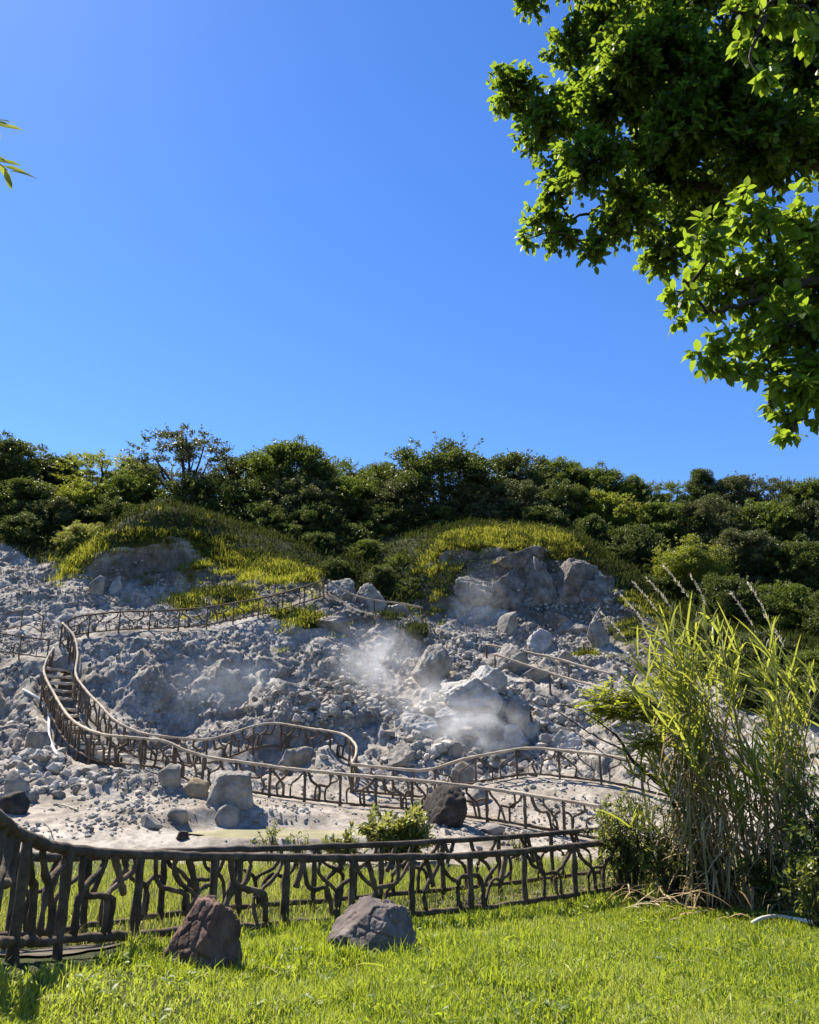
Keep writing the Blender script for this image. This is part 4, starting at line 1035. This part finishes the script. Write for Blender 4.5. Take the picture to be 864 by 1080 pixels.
def tree(px, top, wpx, Y, style, mat, label, name='hill_tree', group='trees and bushes on the hilltop', minh=1.2, base=None, cat='tree'):
    t = P(px, top, Y); g = down(t[0], t[1]) if base is None else base
    h = max(t[2] - g, minh); wm = wpx / px_per_m(t)
    k = _tc.get(style, 0); _tc[style] = k + 1
    wd, fo = PROTO[style][k % len(PROTO[style])]
    h = max(h, (.80 if style != 'open' else .6) * wm); g = t[2] - h
    root = empty(name, (t[0], t[1], g), label, cat, group)
    root.rotation_euler = (0, 0, rng.rand() * 6.28); root.scale = (wm, wm, h)
    a = bpy.data.objects.new('trunk', wd); COL.objects.link(a); a.parent = root
    b = bpy.data.objects.new('crown', fo); COL.objects.link(b); b.parent = root
    b.material_slots[0].link = 'OBJECT'; b.material_slots[0].material = M[mat]
TR = [
 (12, 470, 92, 57, 'round', 'leaf_dark', 'dark tree at the left frame edge on the skyline'),
 (62, 489, 84, 60, 'round', 'leaf_dark', 'low dark tree on the skyline right of the left-edge tree'),
 (112, 484, 92, 58, 'open', 'leaf_lime', 'yellow-green airy tree left of the feathery dark one'),
 (196, 461, 112, 57, 'open', 'leaf_grey', 'tall feathery dark tree with a flat airy crown, highest on the left skyline'),
 (150, 492, 70, 61, 'round', 'leaf_mid', 'mid green tree behind the feathery dark one on its left'),
 (262, 488, 84, 60, 'round', 'leaf_dark', 'dark rounded tree right of the feathery tree'),
 (310, 474, 96, 58, 'round', 'leaf_mid', 'broad green tree topping the skyline left of centre'),
 (352, 490, 76, 60, 'open', 'leaf_mid', 'thin twiggy tree right of the broad green one'),
 (398, 496, 74, 60, 'round', 'leaf_mid', 'low green tree left of the big dome-shaped tree'),
 (466, 469, 122, 57, 'dome', 'leaf_dark', 'big dome-shaped dark tree at the centre of the skyline'),
 (545, 486, 92, 60, 'round', 'leaf_dark', 'dark tree right of the big dome-shaped one'),
 (588, 490, 72, 61, 'round', 'leaf_mid', 'green tree on the skyline where it starts to slope down right'),
 (628, 500, 82, 60, 'round', 'leaf_mid', 'olive green tree on the sloping skyline'),
 (668, 512, 70, 60, 'round', 'leaf_mid', 'low olive tree in the dip of the skyline'),
 (704, 513, 64, 60, 'open', 'leaf_mid', 'low airy tree left of the pointed treetop'),
 (738, 498, 52, 58, 'point', 'leaf_dark', 'pointed dark treetop on the right skyline'),
 (775, 508, 76, 58, 'round', 'leaf_grey', 'greyish tree right of the pointed treetop'),
 (815, 509, 60, 58, 'open', 'leaf_grey', 'flat-topped airy tree on the right skyline'),
 (856, 513, 88, 57, 'round', 'leaf_mid', 'olive tree at the right frame edge on the skyline'),
 (930, 505, 120, 56, 'round', 'leaf_dark', 'dark tree just outside the right frame edge'),
 (-60, 470, 120, 55, 'round', 'leaf_dark', 'dark tree just outside the left frame edge'),
 (28, 512, 92, 53, 'round', 'leaf_dark', 'dark bush in front of the left-edge tree'),
 (90, 514, 76, 54, 'round', 'leaf_lime', 'yellow-green bush below the airy yellow-green tree'),
 (140, 506, 72, 55, 'round', 'leaf_mid', 'green bush below the left of the feathery tree'),
 (206, 508, 78, 54, 'round', 'leaf_dark', 'dark bush under the feathery tree'),
 (262, 512, 78, 55, 'round', 'leaf_dark', 'dark bush in front of the dark rounded tree'),
 (318, 510, 90, 55, 'round', 'leaf_grey', 'greyish bush in front of the broad green tree'),
 (372, 508, 80, 56, 'round', 'leaf_mid', 'olive bush below the thin twiggy tree'),
 (424, 512, 80, 55, 'round', 'leaf_grey', 'grey-leaved bush under the left side of the dome-shaped tree'),
 (492, 516, 82, 55, 'round', 'leaf_grey', 'grey-leaved bush under the right side of the dome-shaped tree'),
 (546, 514, 80, 55, 'round', 'leaf_grey', 'silvery bush above the right cliff'),
 (592, 516, 70, 55, 'round', 'leaf_dark', 'dark bush at the right end above the right cliff'),
 (640, 526, 78, 55, 'round', 'leaf_lime', 'light yellow-green bush on the sloping skyline'),
 (690, 536, 84, 54, 'round', 'leaf_mid', 'mid green bush below the low airy tree'),
 (745, 532, 90, 54, 'round', 'leaf_grey', 'grey-green bush below the pointed treetop'),
 (805, 535, 86, 54, 'round', 'leaf_mid', 'olive bush below the flat-topped airy tree'),
 (860, 540, 90, 53, 'round', 'leaf_grey', 'grey-green bush at the right frame edge'),
 (665, 560, 74, 50, 'round', 'leaf_dark', 'dark bush beside the dry bank of the right cliff'),
 (722, 572, 84, 46.5, 'dome', 'leaf_lime', 'bright green rounded bush above the cane plumes'),
 (780, 566, 84, 48, 'round', 'leaf_grey', 'silvery-leaved bush right of the bright green rounded one'),
 (838, 576, 90, 47, 'round', 'leaf_dark', 'dark bush at the right, one row below the skyline bushes'),
 (765, 612, 80, 42.5, 'round', 'leaf_dark', 'dark bush behind the right cane plumes'),
 (825, 620, 84, 41, 'round', 'leaf_mid', 'green bush near the right frame edge above the canes'),
 (880, 630, 90, 39, 'round', 'leaf_dark', 'dark bush cut by the right frame edge'),
 (742, 660, 66, 39, 'round', 'leaf_dark', 'dark low bush directly behind the tall cane plumes'),
 (800, 672, 76, 36.5, 'round', 'leaf_grey', 'grey low bush right of the right cane plumes'),
 (858, 690, 84, 33, 'round', 'leaf_mid', 'low green bush at the right frame edge above the rubble'),
 (60, 532, 70, 51.5, 'round', 'leaf_grey', 'grey-green bush low under the left skyline trees'),
 (122, 533, 66, 52, 'round', 'leaf_dark', 'dark bush just above the left end of the cliff grass'),
 (172, 532, 64, 52.5, 'round', 'leaf_grey', 'dark greyish bush under the feathery tree, just above the cliff grass'),
 (222, 534, 66, 52.5, 'round', 'leaf_dark', 'dark bush above the middle of the left cliff grass'),
 (280, 536, 70, 52.5, 'round', 'leaf_dark', 'dark low bush right of the middle of the left cliff grass'),
 (335, 536, 66, 52.5, 'round', 'leaf_dark', 'dark low bush left of the head of the gully'),
 (410, 536, 60, 53.5, 'round', 'leaf_dark', 'dark low bush right of the head of the gully'),
 (462, 538, 60, 53, 'round', 'leaf_dark', 'dark low bush above the left end of the right cliff grass'),
 (512, 536, 62, 53.5, 'round', 'leaf_grey', 'grey low bush above the middle of the right cliff grass'),
 (570, 538, 62, 52.5, 'round', 'leaf_dark', 'dark low bush above the right end of the right cliff grass'),
 (622, 552, 64, 51.5, 'round', 'leaf_dark', 'dark bush on the shady bank right of the right cliff grass'),
 (640, 580, 52, 48.5, 'round', 'leaf_dark', 'dark low bush at the top of the dry bank'),
 (690, 612, 60, 46, 'round', 'leaf_dark', 'dark low bush below the bright green rounded one'),
 (800, 708, 76, 31, 'round', 'leaf_dark', 'dark low bush on the rubble between the two cane clumps'),
 (852, 722, 80, 28.5, 'round', 'leaf_grey', 'grey-green low bush on the rubble at the right frame edge'),
 (755, 690, 60, 36, 'round', 'leaf_dark', 'dark low bush behind the left cane tops, above the rubble'),
 (338, 566, 56, 49.8, 'round', 'leaf_dark', 'dark bush on the bank between the left cliff grass and the gully'),
 (352, 592, 40, 46.5, 'round', 'leaf_dark', 'small dark bush at the left lip of the gully, above the pointed ridge rock'),
 (424, 588, 50, 47.5, 'round', 'leaf_mid', 'mid green bush at the right lip of the gully'),
 (436, 612, 40, 45, 'round', 'leaf_dark', 'small dark bush low on the right side of the gully'),
 (250, 556, 56, 50.5, 'round', 'leaf_grey', 'grey-green low bush on the bank behind the middle of the left cliff grass'),
 (195, 548, 54, 49.5, 'round', 'leaf_dark', 'dark low bush behind the crest of the left cliff grass'),
 (655, 618, 44, 45.5, 'round', 'leaf_mid', 'green bush on the dry bank right of the right cliff'),
 (388, 572, 46, 49.5, 'round', 'leaf_mid', 'leafy green bush standing in the gully between the cliffs'),
 (402, 600, 40, 46, 'round', 'leaf_dark', 'small dark bush lower in the gully'),
 (372, 556, 60, 52, 'round', 'leaf_dark', 'dark bush at the head of the gully'),
 (440, 566, 40, 50.5, 'round', 'leaf_dark', 'dark small bush at the left corner of the right cliff'),
 (300, 556, 60, 51, 'round', 'leaf_dark', 'dull bush on the bank behind the left cliff grass'),
 (32, 548, 70, 50, 'round', 'leaf_dark', 'dark low bush above the grey slope at the left edge'),
 (90, 556, 54, 48.5, 'round', 'leaf_shrub', 'pale green bush at the left end of the cliff grass'),
]
for a in TR: tree(*a)

# ------------------------------------------------------------------ overhanging tree, upper right
root = empty('broadleaf_tree', (6.9, 8.8, down(6.9, 8.8)), 'leafy broadleaf tree overhanging the upper right corner', 'tree')
o0 = np.array(root.location)
m = MB()
crotch = np.array([6.5, 8.8, 5.2])
tube(m, catmull([o0 - [0, 0, .3], o0 + [.05, .1, 2.2], crotch], 16), np.linspace(.34, .2, 16), 12, .08)
m.build('trunk', M['bark'], root, o0)
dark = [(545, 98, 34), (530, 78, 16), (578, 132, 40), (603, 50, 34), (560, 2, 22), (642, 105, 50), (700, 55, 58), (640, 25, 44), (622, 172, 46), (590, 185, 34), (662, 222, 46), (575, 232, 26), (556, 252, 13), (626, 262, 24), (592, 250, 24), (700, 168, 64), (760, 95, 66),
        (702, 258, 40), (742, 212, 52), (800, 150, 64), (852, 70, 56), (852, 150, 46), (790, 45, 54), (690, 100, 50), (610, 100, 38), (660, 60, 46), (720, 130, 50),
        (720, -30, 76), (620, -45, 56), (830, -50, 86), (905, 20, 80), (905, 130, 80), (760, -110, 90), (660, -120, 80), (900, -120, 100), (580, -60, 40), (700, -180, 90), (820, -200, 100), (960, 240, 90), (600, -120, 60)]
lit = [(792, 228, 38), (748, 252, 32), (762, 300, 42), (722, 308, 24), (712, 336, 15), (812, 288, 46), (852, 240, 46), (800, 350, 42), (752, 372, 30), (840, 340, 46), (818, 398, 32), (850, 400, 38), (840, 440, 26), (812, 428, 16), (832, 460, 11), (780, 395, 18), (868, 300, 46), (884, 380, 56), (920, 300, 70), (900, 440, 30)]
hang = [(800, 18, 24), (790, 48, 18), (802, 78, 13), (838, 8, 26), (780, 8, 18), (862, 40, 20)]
fol, twg = MB(), MB()
def limb(pts, r0, r1, nm='limb'):
    m = MB(); c = catmull(pts, 9 * len(pts)); tube(m, c + rng.randn(len(c), 3) * .012, np.linspace(r0, r1, len(c)), 9, .1)
    m.build(nm, M['bark'], root, o0); return c
sk = []
sk.append(limb([crotch, P(940, 210, 8.8), P(850, 165, 8.9), P(790, 125, 9.0), P(720, 95, 9.2), P(650, 80, 9.4), P(590, 92, 9.6)], .17, .02))
sk.append(limb([crotch, P(930, 60, 8.9), P(850, -10, 9.2), P(740, -60, 9.6), P(640, -70, 10)], .13, .02))
sk.append(limb([P(850, 165, 8.9), P(790, 200, 9.2), P(720, 195, 9.4), P(650, 215, 9.5), P(590, 235, 9.6)], .08, .012))
sk.append(limb([crotch, P(960, 290, 7.4), P(900, 290, 6.7), P(840, 300, 6.4), P(790, 320, 6.3), P(745, 330, 6.3)], .10, .01))
sk.append(limb([P(900, 290, 6.7), P(870, 360, 6.4), P(845, 430, 6.3)], .04, .008))
sk.append(limb([crotch, P(950, 30, 6.8), P(880, -30, 5.9), P(820, -10, 5.6), P(798, 40, 5.5)], .07, .006))
sk.append(limb([crotch, P(960, -120, 8.8), P(860, -220, 9.0)], .12, .02))
allsk = np.vstack(sk)
def foliage(cl, Y, jit, per, lsz, tl):
    global allsk
    todo = []
    for (cx, cy, rp) in cl:
        c = P(cx, cy, Y + rng.uniform(-jit, jit)); todo.append((c, rp / px_per_m(c)))
    while todo:
        dmin = [((allsk - c) ** 2).sum(1).min() for c, _r in todo]
        c, r_ = todo.pop(int(np.argmin(dmin)))
        j = np.argmin(((allsk - c) ** 2).sum(1)); a = allsk[j]; allsk = np.vstack([allsk, c])
        tube(twg, catmull([a, (a + c) / 2 + rng.randn(3) * .08 + [0, 0, .06], c], 8), np.linspace(.018, .006, 8), 5, 0)
        nt_ = max(5, int(per * (r_ / .5) ** 2))
        for _ in range(nt_):                        # twigs carrying alternate leaves
            u = unit(rng.randn(3)); e = c + u * r_ * rng.uniform(.35, 1.0) ** .6
            s_ = c + (e - c) * rng.uniform(.0, .3)
            ln = np.linalg.norm(e - s_)
            pth = catmull([s_, (s_ + e) / 2 + [0, 0, .05 * ln], e - [0, 0, .08 * ln]], 7)
            tube(twg, pth, np.linspace(.006, .002, 7), 3, 0, cap=False)
            k = int(5 + ln / .045)
            t_ = rng.uniform(.2, 1, k); pos = np.stack([np.interp(t_, np.linspace(0, 1, 7), pth[:, i]) for i in range(3)], 1)
            fwd = unit(pth[-1] - pth[0])
            d = unit(fwd * .5 + rng.randn(k, 3) * .65 + [0, 0, -.38])
            nrm = unit(rng.randn(k, 3) * .45 + [0, 0, 1])
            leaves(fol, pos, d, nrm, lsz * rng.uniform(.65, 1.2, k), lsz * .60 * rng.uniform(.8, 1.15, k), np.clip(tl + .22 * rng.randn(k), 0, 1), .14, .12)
foliage(dark, 9.3, .9, 88, .112, .14)  # low leaf tint paints in the shade of the inner crown
foliage(lit, 6.3, .35, 76, .120, .9)  # same leaves, tint raised so sunlight is part of the colour
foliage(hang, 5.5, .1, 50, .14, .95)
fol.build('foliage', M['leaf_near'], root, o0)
twg.build('twigs', M['bark'], root, o0)

# slender tree outside the left edge, one leafy twig reaching in
b0 = np.array([-4.3, 4.4, down(-4.3, 4.4)])
root = empty('slender_tree', b0, 'slender tree at the left, one yellow-green leafy twig reaching into the sky', 'tree')
m = MB(); tp = catmull([b0 - [0, 0, .2], b0 + [.1, 0, 3], b0 + [.15, .1, 6.4]], 16); tube(m, tp, np.linspace(.09, .02, 16), 9, .08); m.build('trunk', M['bark'], root, b0)
tw, lf = MB(), MB()
def sprig(path, n, ls):
    c = catmull(path, 14); tube(tw, c, np.linspace(.012, .003, 14), 5, 0)
    t_ = np.linspace(.3, 1, n); pos = np.stack([np.interp(t_, np.linspace(0, 1, 14), c[:, i]) for i in range(3)], 1)
    fwd = unit(c[-1] - c[-4]); sd_ = unit(np.cross(fwd, [0, 1, 0]))
    sg = np.where(np.arange(n) % 2, 1, -1)[:, None]
    d = unit(fwd * 1.0 + sd_ * sg * .55 + rng.randn(n, 3) * .15)
    leaves(lf, pos, d, unit(rng.randn(n, 3) * .3 + [0.2, -1, .5]), ls * rng.uniform(.7, 1.2, n), ls * .26, np.clip(.5 + .25 * rng.randn(n), 0, 1), .15, .12)
at6 = b0 + [.12, .05, 5.1]
sprig([at6, P(-90, 150, 4.5), P(-40, 150, 4.5), P(-12, 164, 4.5), P(8, 180, 4.5)], 18, .17)
sprig([at6 + [0, 0, .2], P(-90, 110, 4.5), P(-40, 118, 4.5), P(-14, 127, 4.5), P(-4, 132, 4.5)], 12, .16)
for _ in range(26):
    s_ = tp[rng.randint(6, 16)]; az = rng.uniform(1.6, 5.2); ln = rng.uniform(.6, 1.3)
    e = s_ + np.array([math.cos(az) * ln, math.sin(az) * ln, rng.uniform(-.1, .5)])
    sprig([s_, (s_ + e) / 2 + [0, 0, .12], e], 16, .15)
tw.build('twigs', M['bark'], root, b0); lf.build('foliage', M['leaf_sprig'], root, b0)

# ------------------------------------------------------------------ cane clumps at the right
def cane_clump(bx0, bx1, by, Y, tops, n, label, leaf_scale=1.0, dry=True, plume_tops=()):
    base = hit((bx0 + bx1) / 2, by)[0]
    root = empty('cane_plant', base, label, 'cane', 'giant canes at the edge of the lawn')
    st_, lv, dr = MB(), MB(), MB()
    tops = np.array(tops, float)
    def one(px0, top, plume):
        y0 = Y + rng.uniform(-.55, .55)
        a = P(px0, by - rng.uniform(0, 8), y0); a[2] = down(a[0], a[1]) - .05
        b = P(top[0], top[1], y0 + rng.uniform(-.5, .5))
        mid = (a + b) / 2 + np.array([(a[0] - b[0]) * .16, rng.randn() * .08, .12 + rng.rand() * .15])
        c = catmull([a, mid, b], 22)
        tube(st_, c, np.linspace(.016, .006, 22), 6, .05, tint=rng.uniform(.2, .8))
        ln = np.linalg.norm(b - a)
        # green blades on the upper part, dry ones lower
        for (t0, t1, cnt, buf, grn) in ((.40, .99, int(9 + ln * 3.2), lv, True), (.06, .66, int(14 + ln * 4) if dry else 3, dr, False)):
            t_ = rng.uniform(t0, t1, cnt)
            if grn: t_ = 1 - (1 - t_) * rng.rand(cnt) ** .35
            pos = np.stack([np.interp(t_, np.linspace(0, 1, 22), c[:, i]) for i in range(3)], 1)
            az = rng.rand(cnt) * 6.28
            lean_l = np.array([-.45, 0, 0])
            h = np.stack([np.cos(az), np.sin(az), np.zeros(cnt)], 1) + lean_l * (1 if grn else .2)
            L = (rng.uniform(.35, .75, cnt) if grn else rng.uniform(.22, .6, cnt))[:, None] * leaf_scale
            k = 7; s = np.linspace(0, 1, k)
            up0 = (rng.uniform(1.1, 2.3, cnt) if grn else rng.uniform(-.4, 1.4, cnt))[:, None]
            dro = (rng.uniform(.2, 1.1, cnt) if grn else rng.uniform(.6, 2.2, cnt))[:, None]
            path = pos[:, None, :] + (h[:, None, :] * (s[None, :, None] * (.62 if grn else .75)) * L[:, None]) + np.array([0, 0, 1.])[None, None] * ((up0 * s - dro * s ** 2)[..., None] * L[:, None] * .62)
            nh = unit(np.cross(h, [0, 0, 1.]) * rng.uniform(-.5, .5, cnt)[:, None] + [0, 0, 1.] + h * .3)
            strips(buf, path, rng.uniform(.022, .042, cnt) * leaf_scale, nh, np.clip((.45 if grn else .45) + .28 * rng.randn(cnt), 0, 1))
        if plume:
            d = unit(np.array([top[2] if len(top) > 2 else -.35, rng.randn() * .1, 1.0]))
            e = b + d * .82
            cc = catmull([b, (b + e) / 2 + [.02, 0, .02], e], 12)
            tube(st_, cc, .003, 4, 0, tint=.9)
            k = 90; t_ = rng.rand(k); pos = np.stack([np.interp(t_ * .72 + .28, np.linspace(0, 1, 12), cc[:, i]) for i in range(3)], 1)
            pl = MB()
            cards(pl, pos, unit(d + rng.randn(k, 3) * .28), rng.randn(k, 3), rng.uniform(.04, .075, k), .008, np.clip(.6 + .25 * rng.randn(k), 0, 1))
            pl.build('seed_plume', M['plume'], root, base)
    for i in range(n):
        k = rng.randint(len(tops)); tp_ = tops[k][:2] + rng.randn(2) * [17, 20] + [0, abs(rng.randn()) * 45]
        one(rng.uniform(bx0, bx1), tp_, False)
    for t_ in plume_tops: one(rng.uniform(bx0, bx1), np.array(t_, float), True)
    for nm, b_, mt in (('stems', st_, 'cane_stem'), ('green_leaves', lv, 'cane_leaf'), ('dry_leaves', dr, 'dry_leaf')):
        if b_.n: b_.build(nm, M[mt], root, base)
cane_clump(730, 818, 962, 12.7, [(676, 715), (695, 690), (715, 672), (738, 668), (748, 690), (715, 730), (765, 745), (690, 755), (785, 790), (740, 740)], 38,
           'tall pale-plumed cane clump leaning left over the lawn edge', plume_tops=[(690, 672, -.75), (703, 660, -.65), (718, 655, -.7), (735, 645, -.6), (752, 655, -.35), (672, 690, -.75)])
cane_clump(812, 862, 966, 12.3, [(800, 690), (815, 690), (835, 712), (845, 740), (862, 750), (806, 740), (848, 800)], 22,
           'right-hand cane clump with fewer plumes near the right frame edge', plume_tops=[(803, 676, -.45), (818, 670, -.45), (836, 700, -.45)])
# fallen dry litter at the cane feet
mb = MB(); k = 300
x = rng.uniform(2.9, 7.0, k); y = rng.uniform(11.4, 13.6, k)
gz = zfast(x, y); az = rng.rand(k) * 6.28; hL = rng.uniform(.2, .6, k)
s = np.linspace(0, 1, 5)
pth = np.stack([x[:, None] + np.cos(az)[:, None] * s * hL[:, None], y[:, None] + np.sin(az)[:, None] * s * hL[:, None], gz[:, None] + .03 + rng.rand(k)[:, None] * .35 * (1 - s * .5) + .08 * np.sin(s * 3)[None] * rng.rand(k)[:, None]], -1)
strips(mb, pth, rng.uniform(.012, .03, k), unit(rng.randn(k, 3) * .5 + [0, 0, 1]), rng.rand(k))
tag(mb.build('dry_litter', M['dry_leaf']), 'dry brown cane litter heaped at the feet of the canes', 'litter', kind='stuff')

# ------------------------------------------------------------------ shrubs
def shrub(px, base_py, top_py, wpx, Y, label, mat, leaf=.045, aspect=.5, nst=26, nlf=38, name='leafy_shrub', group='shrubs at the lawn edge', spread=1.0, cat='shrub', droop=-.1, thick=.009):
    b = P(px, base_py, Y); b[2] = down(b[0], b[1]); t = P(px, top_py, Y)
    h = t[2] - b[2]; wr = wpx / px_per_m(b) / 2
    root = empty(name, b, label, cat, group)
    st_, lv = MB(), MB()
    for _ in range(nst):
        az = rng.rand() * 6.28; rr_ = wr * rng.rand() ** .6 * spread; hz = h * rng.uniform(.45, 1.0) * (1 - .25 * (rr_ / wr) ** 2)
        s_ = b + np.array([math.cos(az), math.sin(az), 0]) * rr_ * .35 * rng.rand()
        e = b + np.array([math.cos(az) * rr_, math.sin(az) * rr_ * .7, hz])
        c = catmull([s_ - [0, 0, .04], (s_ + e) / 2 + np.array([0, 0, .1 * h]) + rng.randn(3) * .05 * h, e], 10)
        tube(st_, c, np.linspace(thick, .003, 10), 5, .1)
        for q in range(4):
            t0 = rng.uniform(.3, .95); p0 = c[int(t0 * 9)]; u = unit(rng.randn(3) + [0, 0, .5]); tl = rng.uniform(.12, .3) * h
            tube(st_, catmull([p0, p0 + u * tl * .5 + [0, 0, .02], p0 + u * tl], 5), [.004, .0035, .003, .0025, .002], 4, 0)
            k = nlf // 4; tt = rng.rand(k, 1); pos = p0 + u * tl * tt + rng.randn(k, 3) * .012
            d = unit(u * .5 + rng.randn(k, 3) * .7 + [0, 0, droop]); nr_ = unit(rng.randn(k, 3) * .5 + [0, 0, 1])
            leaves(lv, pos, d, nr_, leaf * rng.uniform(.6, 1.25, k), leaf * aspect * rng.uniform(.8, 1.2, k), np.clip(rng.uniform(.25, .65) + .2 * rng.randn(k), 0, 1), .2, .15)
    st_.build('stems', M['bark'], root, b); lv.build('foliage', M[mat], root, b)
    return root
shrub(664, 950, 822, 84, 13.4, 'thin-stemmed small-leaved shrub at the right end of the dark railings', 'leaf_shrub', .065, .5, 60, 64)
shrub(712, 960, 828, 84, 13.0, 'loose olive shrub between the railing end and the canes', 'leaf_shrub', .065, .45, 50, 56)
shrub(752, 962, 880, 70, 12.6, 'dark low shrub at the foot of the tall cane clump', 'leaf_mid', .06, .5, 34, 52)
shrub(815, 972, 888, 70, 12.0, 'dark low shrub at the foot of the right-hand canes', 'leaf_mid', .06, .5, 30, 50)
shrub(682, 952, 872, 70, 14.2, 'dark shrub just behind the end of the dark railings', 'leaf_mid', .06, .5, 30, 50)
shrub(872, 985, 600 + 180, 60, 11.2, 'broad-leaved green shrub cut by the right frame edge', 'leaf_mid', .10, .5, 26, 44)
shrub(864, 990, 900, 60, 10.6, 'small bright-leaved plant at the right frame edge', 'leaf_lime', .07, .5, 16, 36)
shrub(418, 893, 848, 92, 17.4, 'yellow-green broad-leaved bush below the almost black boulder', 'leaf_yellow', .17, .42, 40, 60, group='plants by the mud', thick=.012, droop=.35)
shrub(360, 893, 866, 46, 17.0, 'small broad-leaved plant left of the yellow-green bush', 'leaf_yellow', .13, .42, 16, 40, group='plants by the mud', droop=.3)
shrub(285, 896, 862, 40, 16.2, 'spindly weed in front of the pond, left of the small broad-leaved plant', 'leaf_lime', .07, .42, 10, 26, group='plants by the mud')
shrub(318, 897, 872, 34, 16.0, 'little yellow-green weed in front of the middle of the pond', 'leaf_lime', .07, .42, 10, 26, group='plants by the mud')
shrub(545, 900, 868, 30, 17.2, 'small weed behind the railings right of the low brown stone', 'leaf_shrub', .07, .42, 10, 24, group='plants by the mud')

# sapling with a dark bare branch and feathery lime foliage
b0 = P(742, 945, 13.4); b0[2] = down(b0[0], b0[1])
root = empty('feathery_sapling', b0, 'sapling with dark bare branches and feathery lime foliage left of the canes', 'sapling', None)
m = MB(); tr_ = catmull([b0 - [0, 0, .1], P(728, 890, 13.4), P(706, 838, 13.4)], 14); tube(m, tr_, np.linspace(.05, .034, 14), 8, .1); m.build('trunk', M['bark'], root, b0)
br, lf = MB(), MB()
def bough(pts, r0, r1, nm=None):
    c = catmull([P(*a) for a in pts], 8 * len(pts)); tube(br, c + rng.randn(len(c), 3) * .006, np.linspace(r0, r1, len(c)), 7, .12); return c
c1_ = bough([(706, 838, 13.4), (690, 822, 13.4), (668, 803, 13.3), (655, 782, 13.3), (647, 773, 13.2)], .036, .018)
bough([(660, 792, 13.3), (620, 772, 13.2), (590, 752, 13.1), (555, 738, 13.0)], .015, .004)
bough([(647, 773, 13.2), (610, 748, 13.1), (575, 742, 13.1)], .012, .004)
bough([(672, 806, 13.3), (640, 796, 13.2), (600, 768, 13.2), (572, 756, 13.2)], .010, .003)
bough([(694, 826, 13.4), (682, 792, 13.5), (668, 765, 13.5)], .016, .006)
f1_ = bough([(706, 838, 13.4), (712, 790, 13.5), (700, 758, 13.5), (668, 742, 13.4), (622, 738, 13.3)], .022, .005)
f2_ = bough([(712, 800, 13.5), (735, 770, 13.6), (720, 735, 13.5), (690, 720, 13.4)], .014, .004)
f3_ = bough([(700, 758, 13.5), (660, 756, 13.3), (630, 752, 13.2)], .01, .004)
f5_ = bough([(690, 822, 13.4), (700, 800, 13.2), (690, 785, 13.0), (672, 790, 12.9)], .012, .004)
f6_ = bough([(735, 815, 13.2), (738, 780, 13.0), (722, 765, 12.9), (700, 775, 12.9)], .012, .004)
f4_ = bough([(706, 838, 13.4), (735, 815, 13.2), (760, 800, 13.0)], .014, .004)
for c, cnt, t0 in ((f1_, 110, .45), (f2_, 60, .45), (f3_, 80, .2), (f4_, 30, .2), (f5_, 26, .3), (f6_, 34, .3)):
    for _ in range(cnt):                            # compound fronds with paired leaflets
        t_ = rng.uniform(t0, 1); p0 = c[int(t_ * (len(c) - 1))]
        u = unit(np.array([rng.uniform(-1, .6), rng.uniform(-.7, .7), rng.uniform(-.25, .5)])); ln = rng.uniform(.22, .46)
        e = p0 + u * ln - [0, 0, .05]; ax = catmull([p0, (p0 + e) / 2 + [0, 0, .03], e], 9)
        tube(br, ax, .0022, 3, 0, cap=False)
        sd_ = unit(np.cross(u, [0, 0, 1]))
        for sg in (-1, 1):
            leaves(lf, ax[1:], np.tile(unit(sd_ * sg + u * .5), (8, 1)) + rng.randn(8, 3) * .15, np.tile([0, 0, 1.], (8, 1)) + rng.randn(8, 3) * .3, rng.uniform(.09, .15, 8), .036, np.clip(.6 + .25 * rng.randn(8), 0, 1), .15, .1)
br.build('branches', M['bark'], root, b0); lf.build('foliage', M['sapling_leaf'], root, b0)
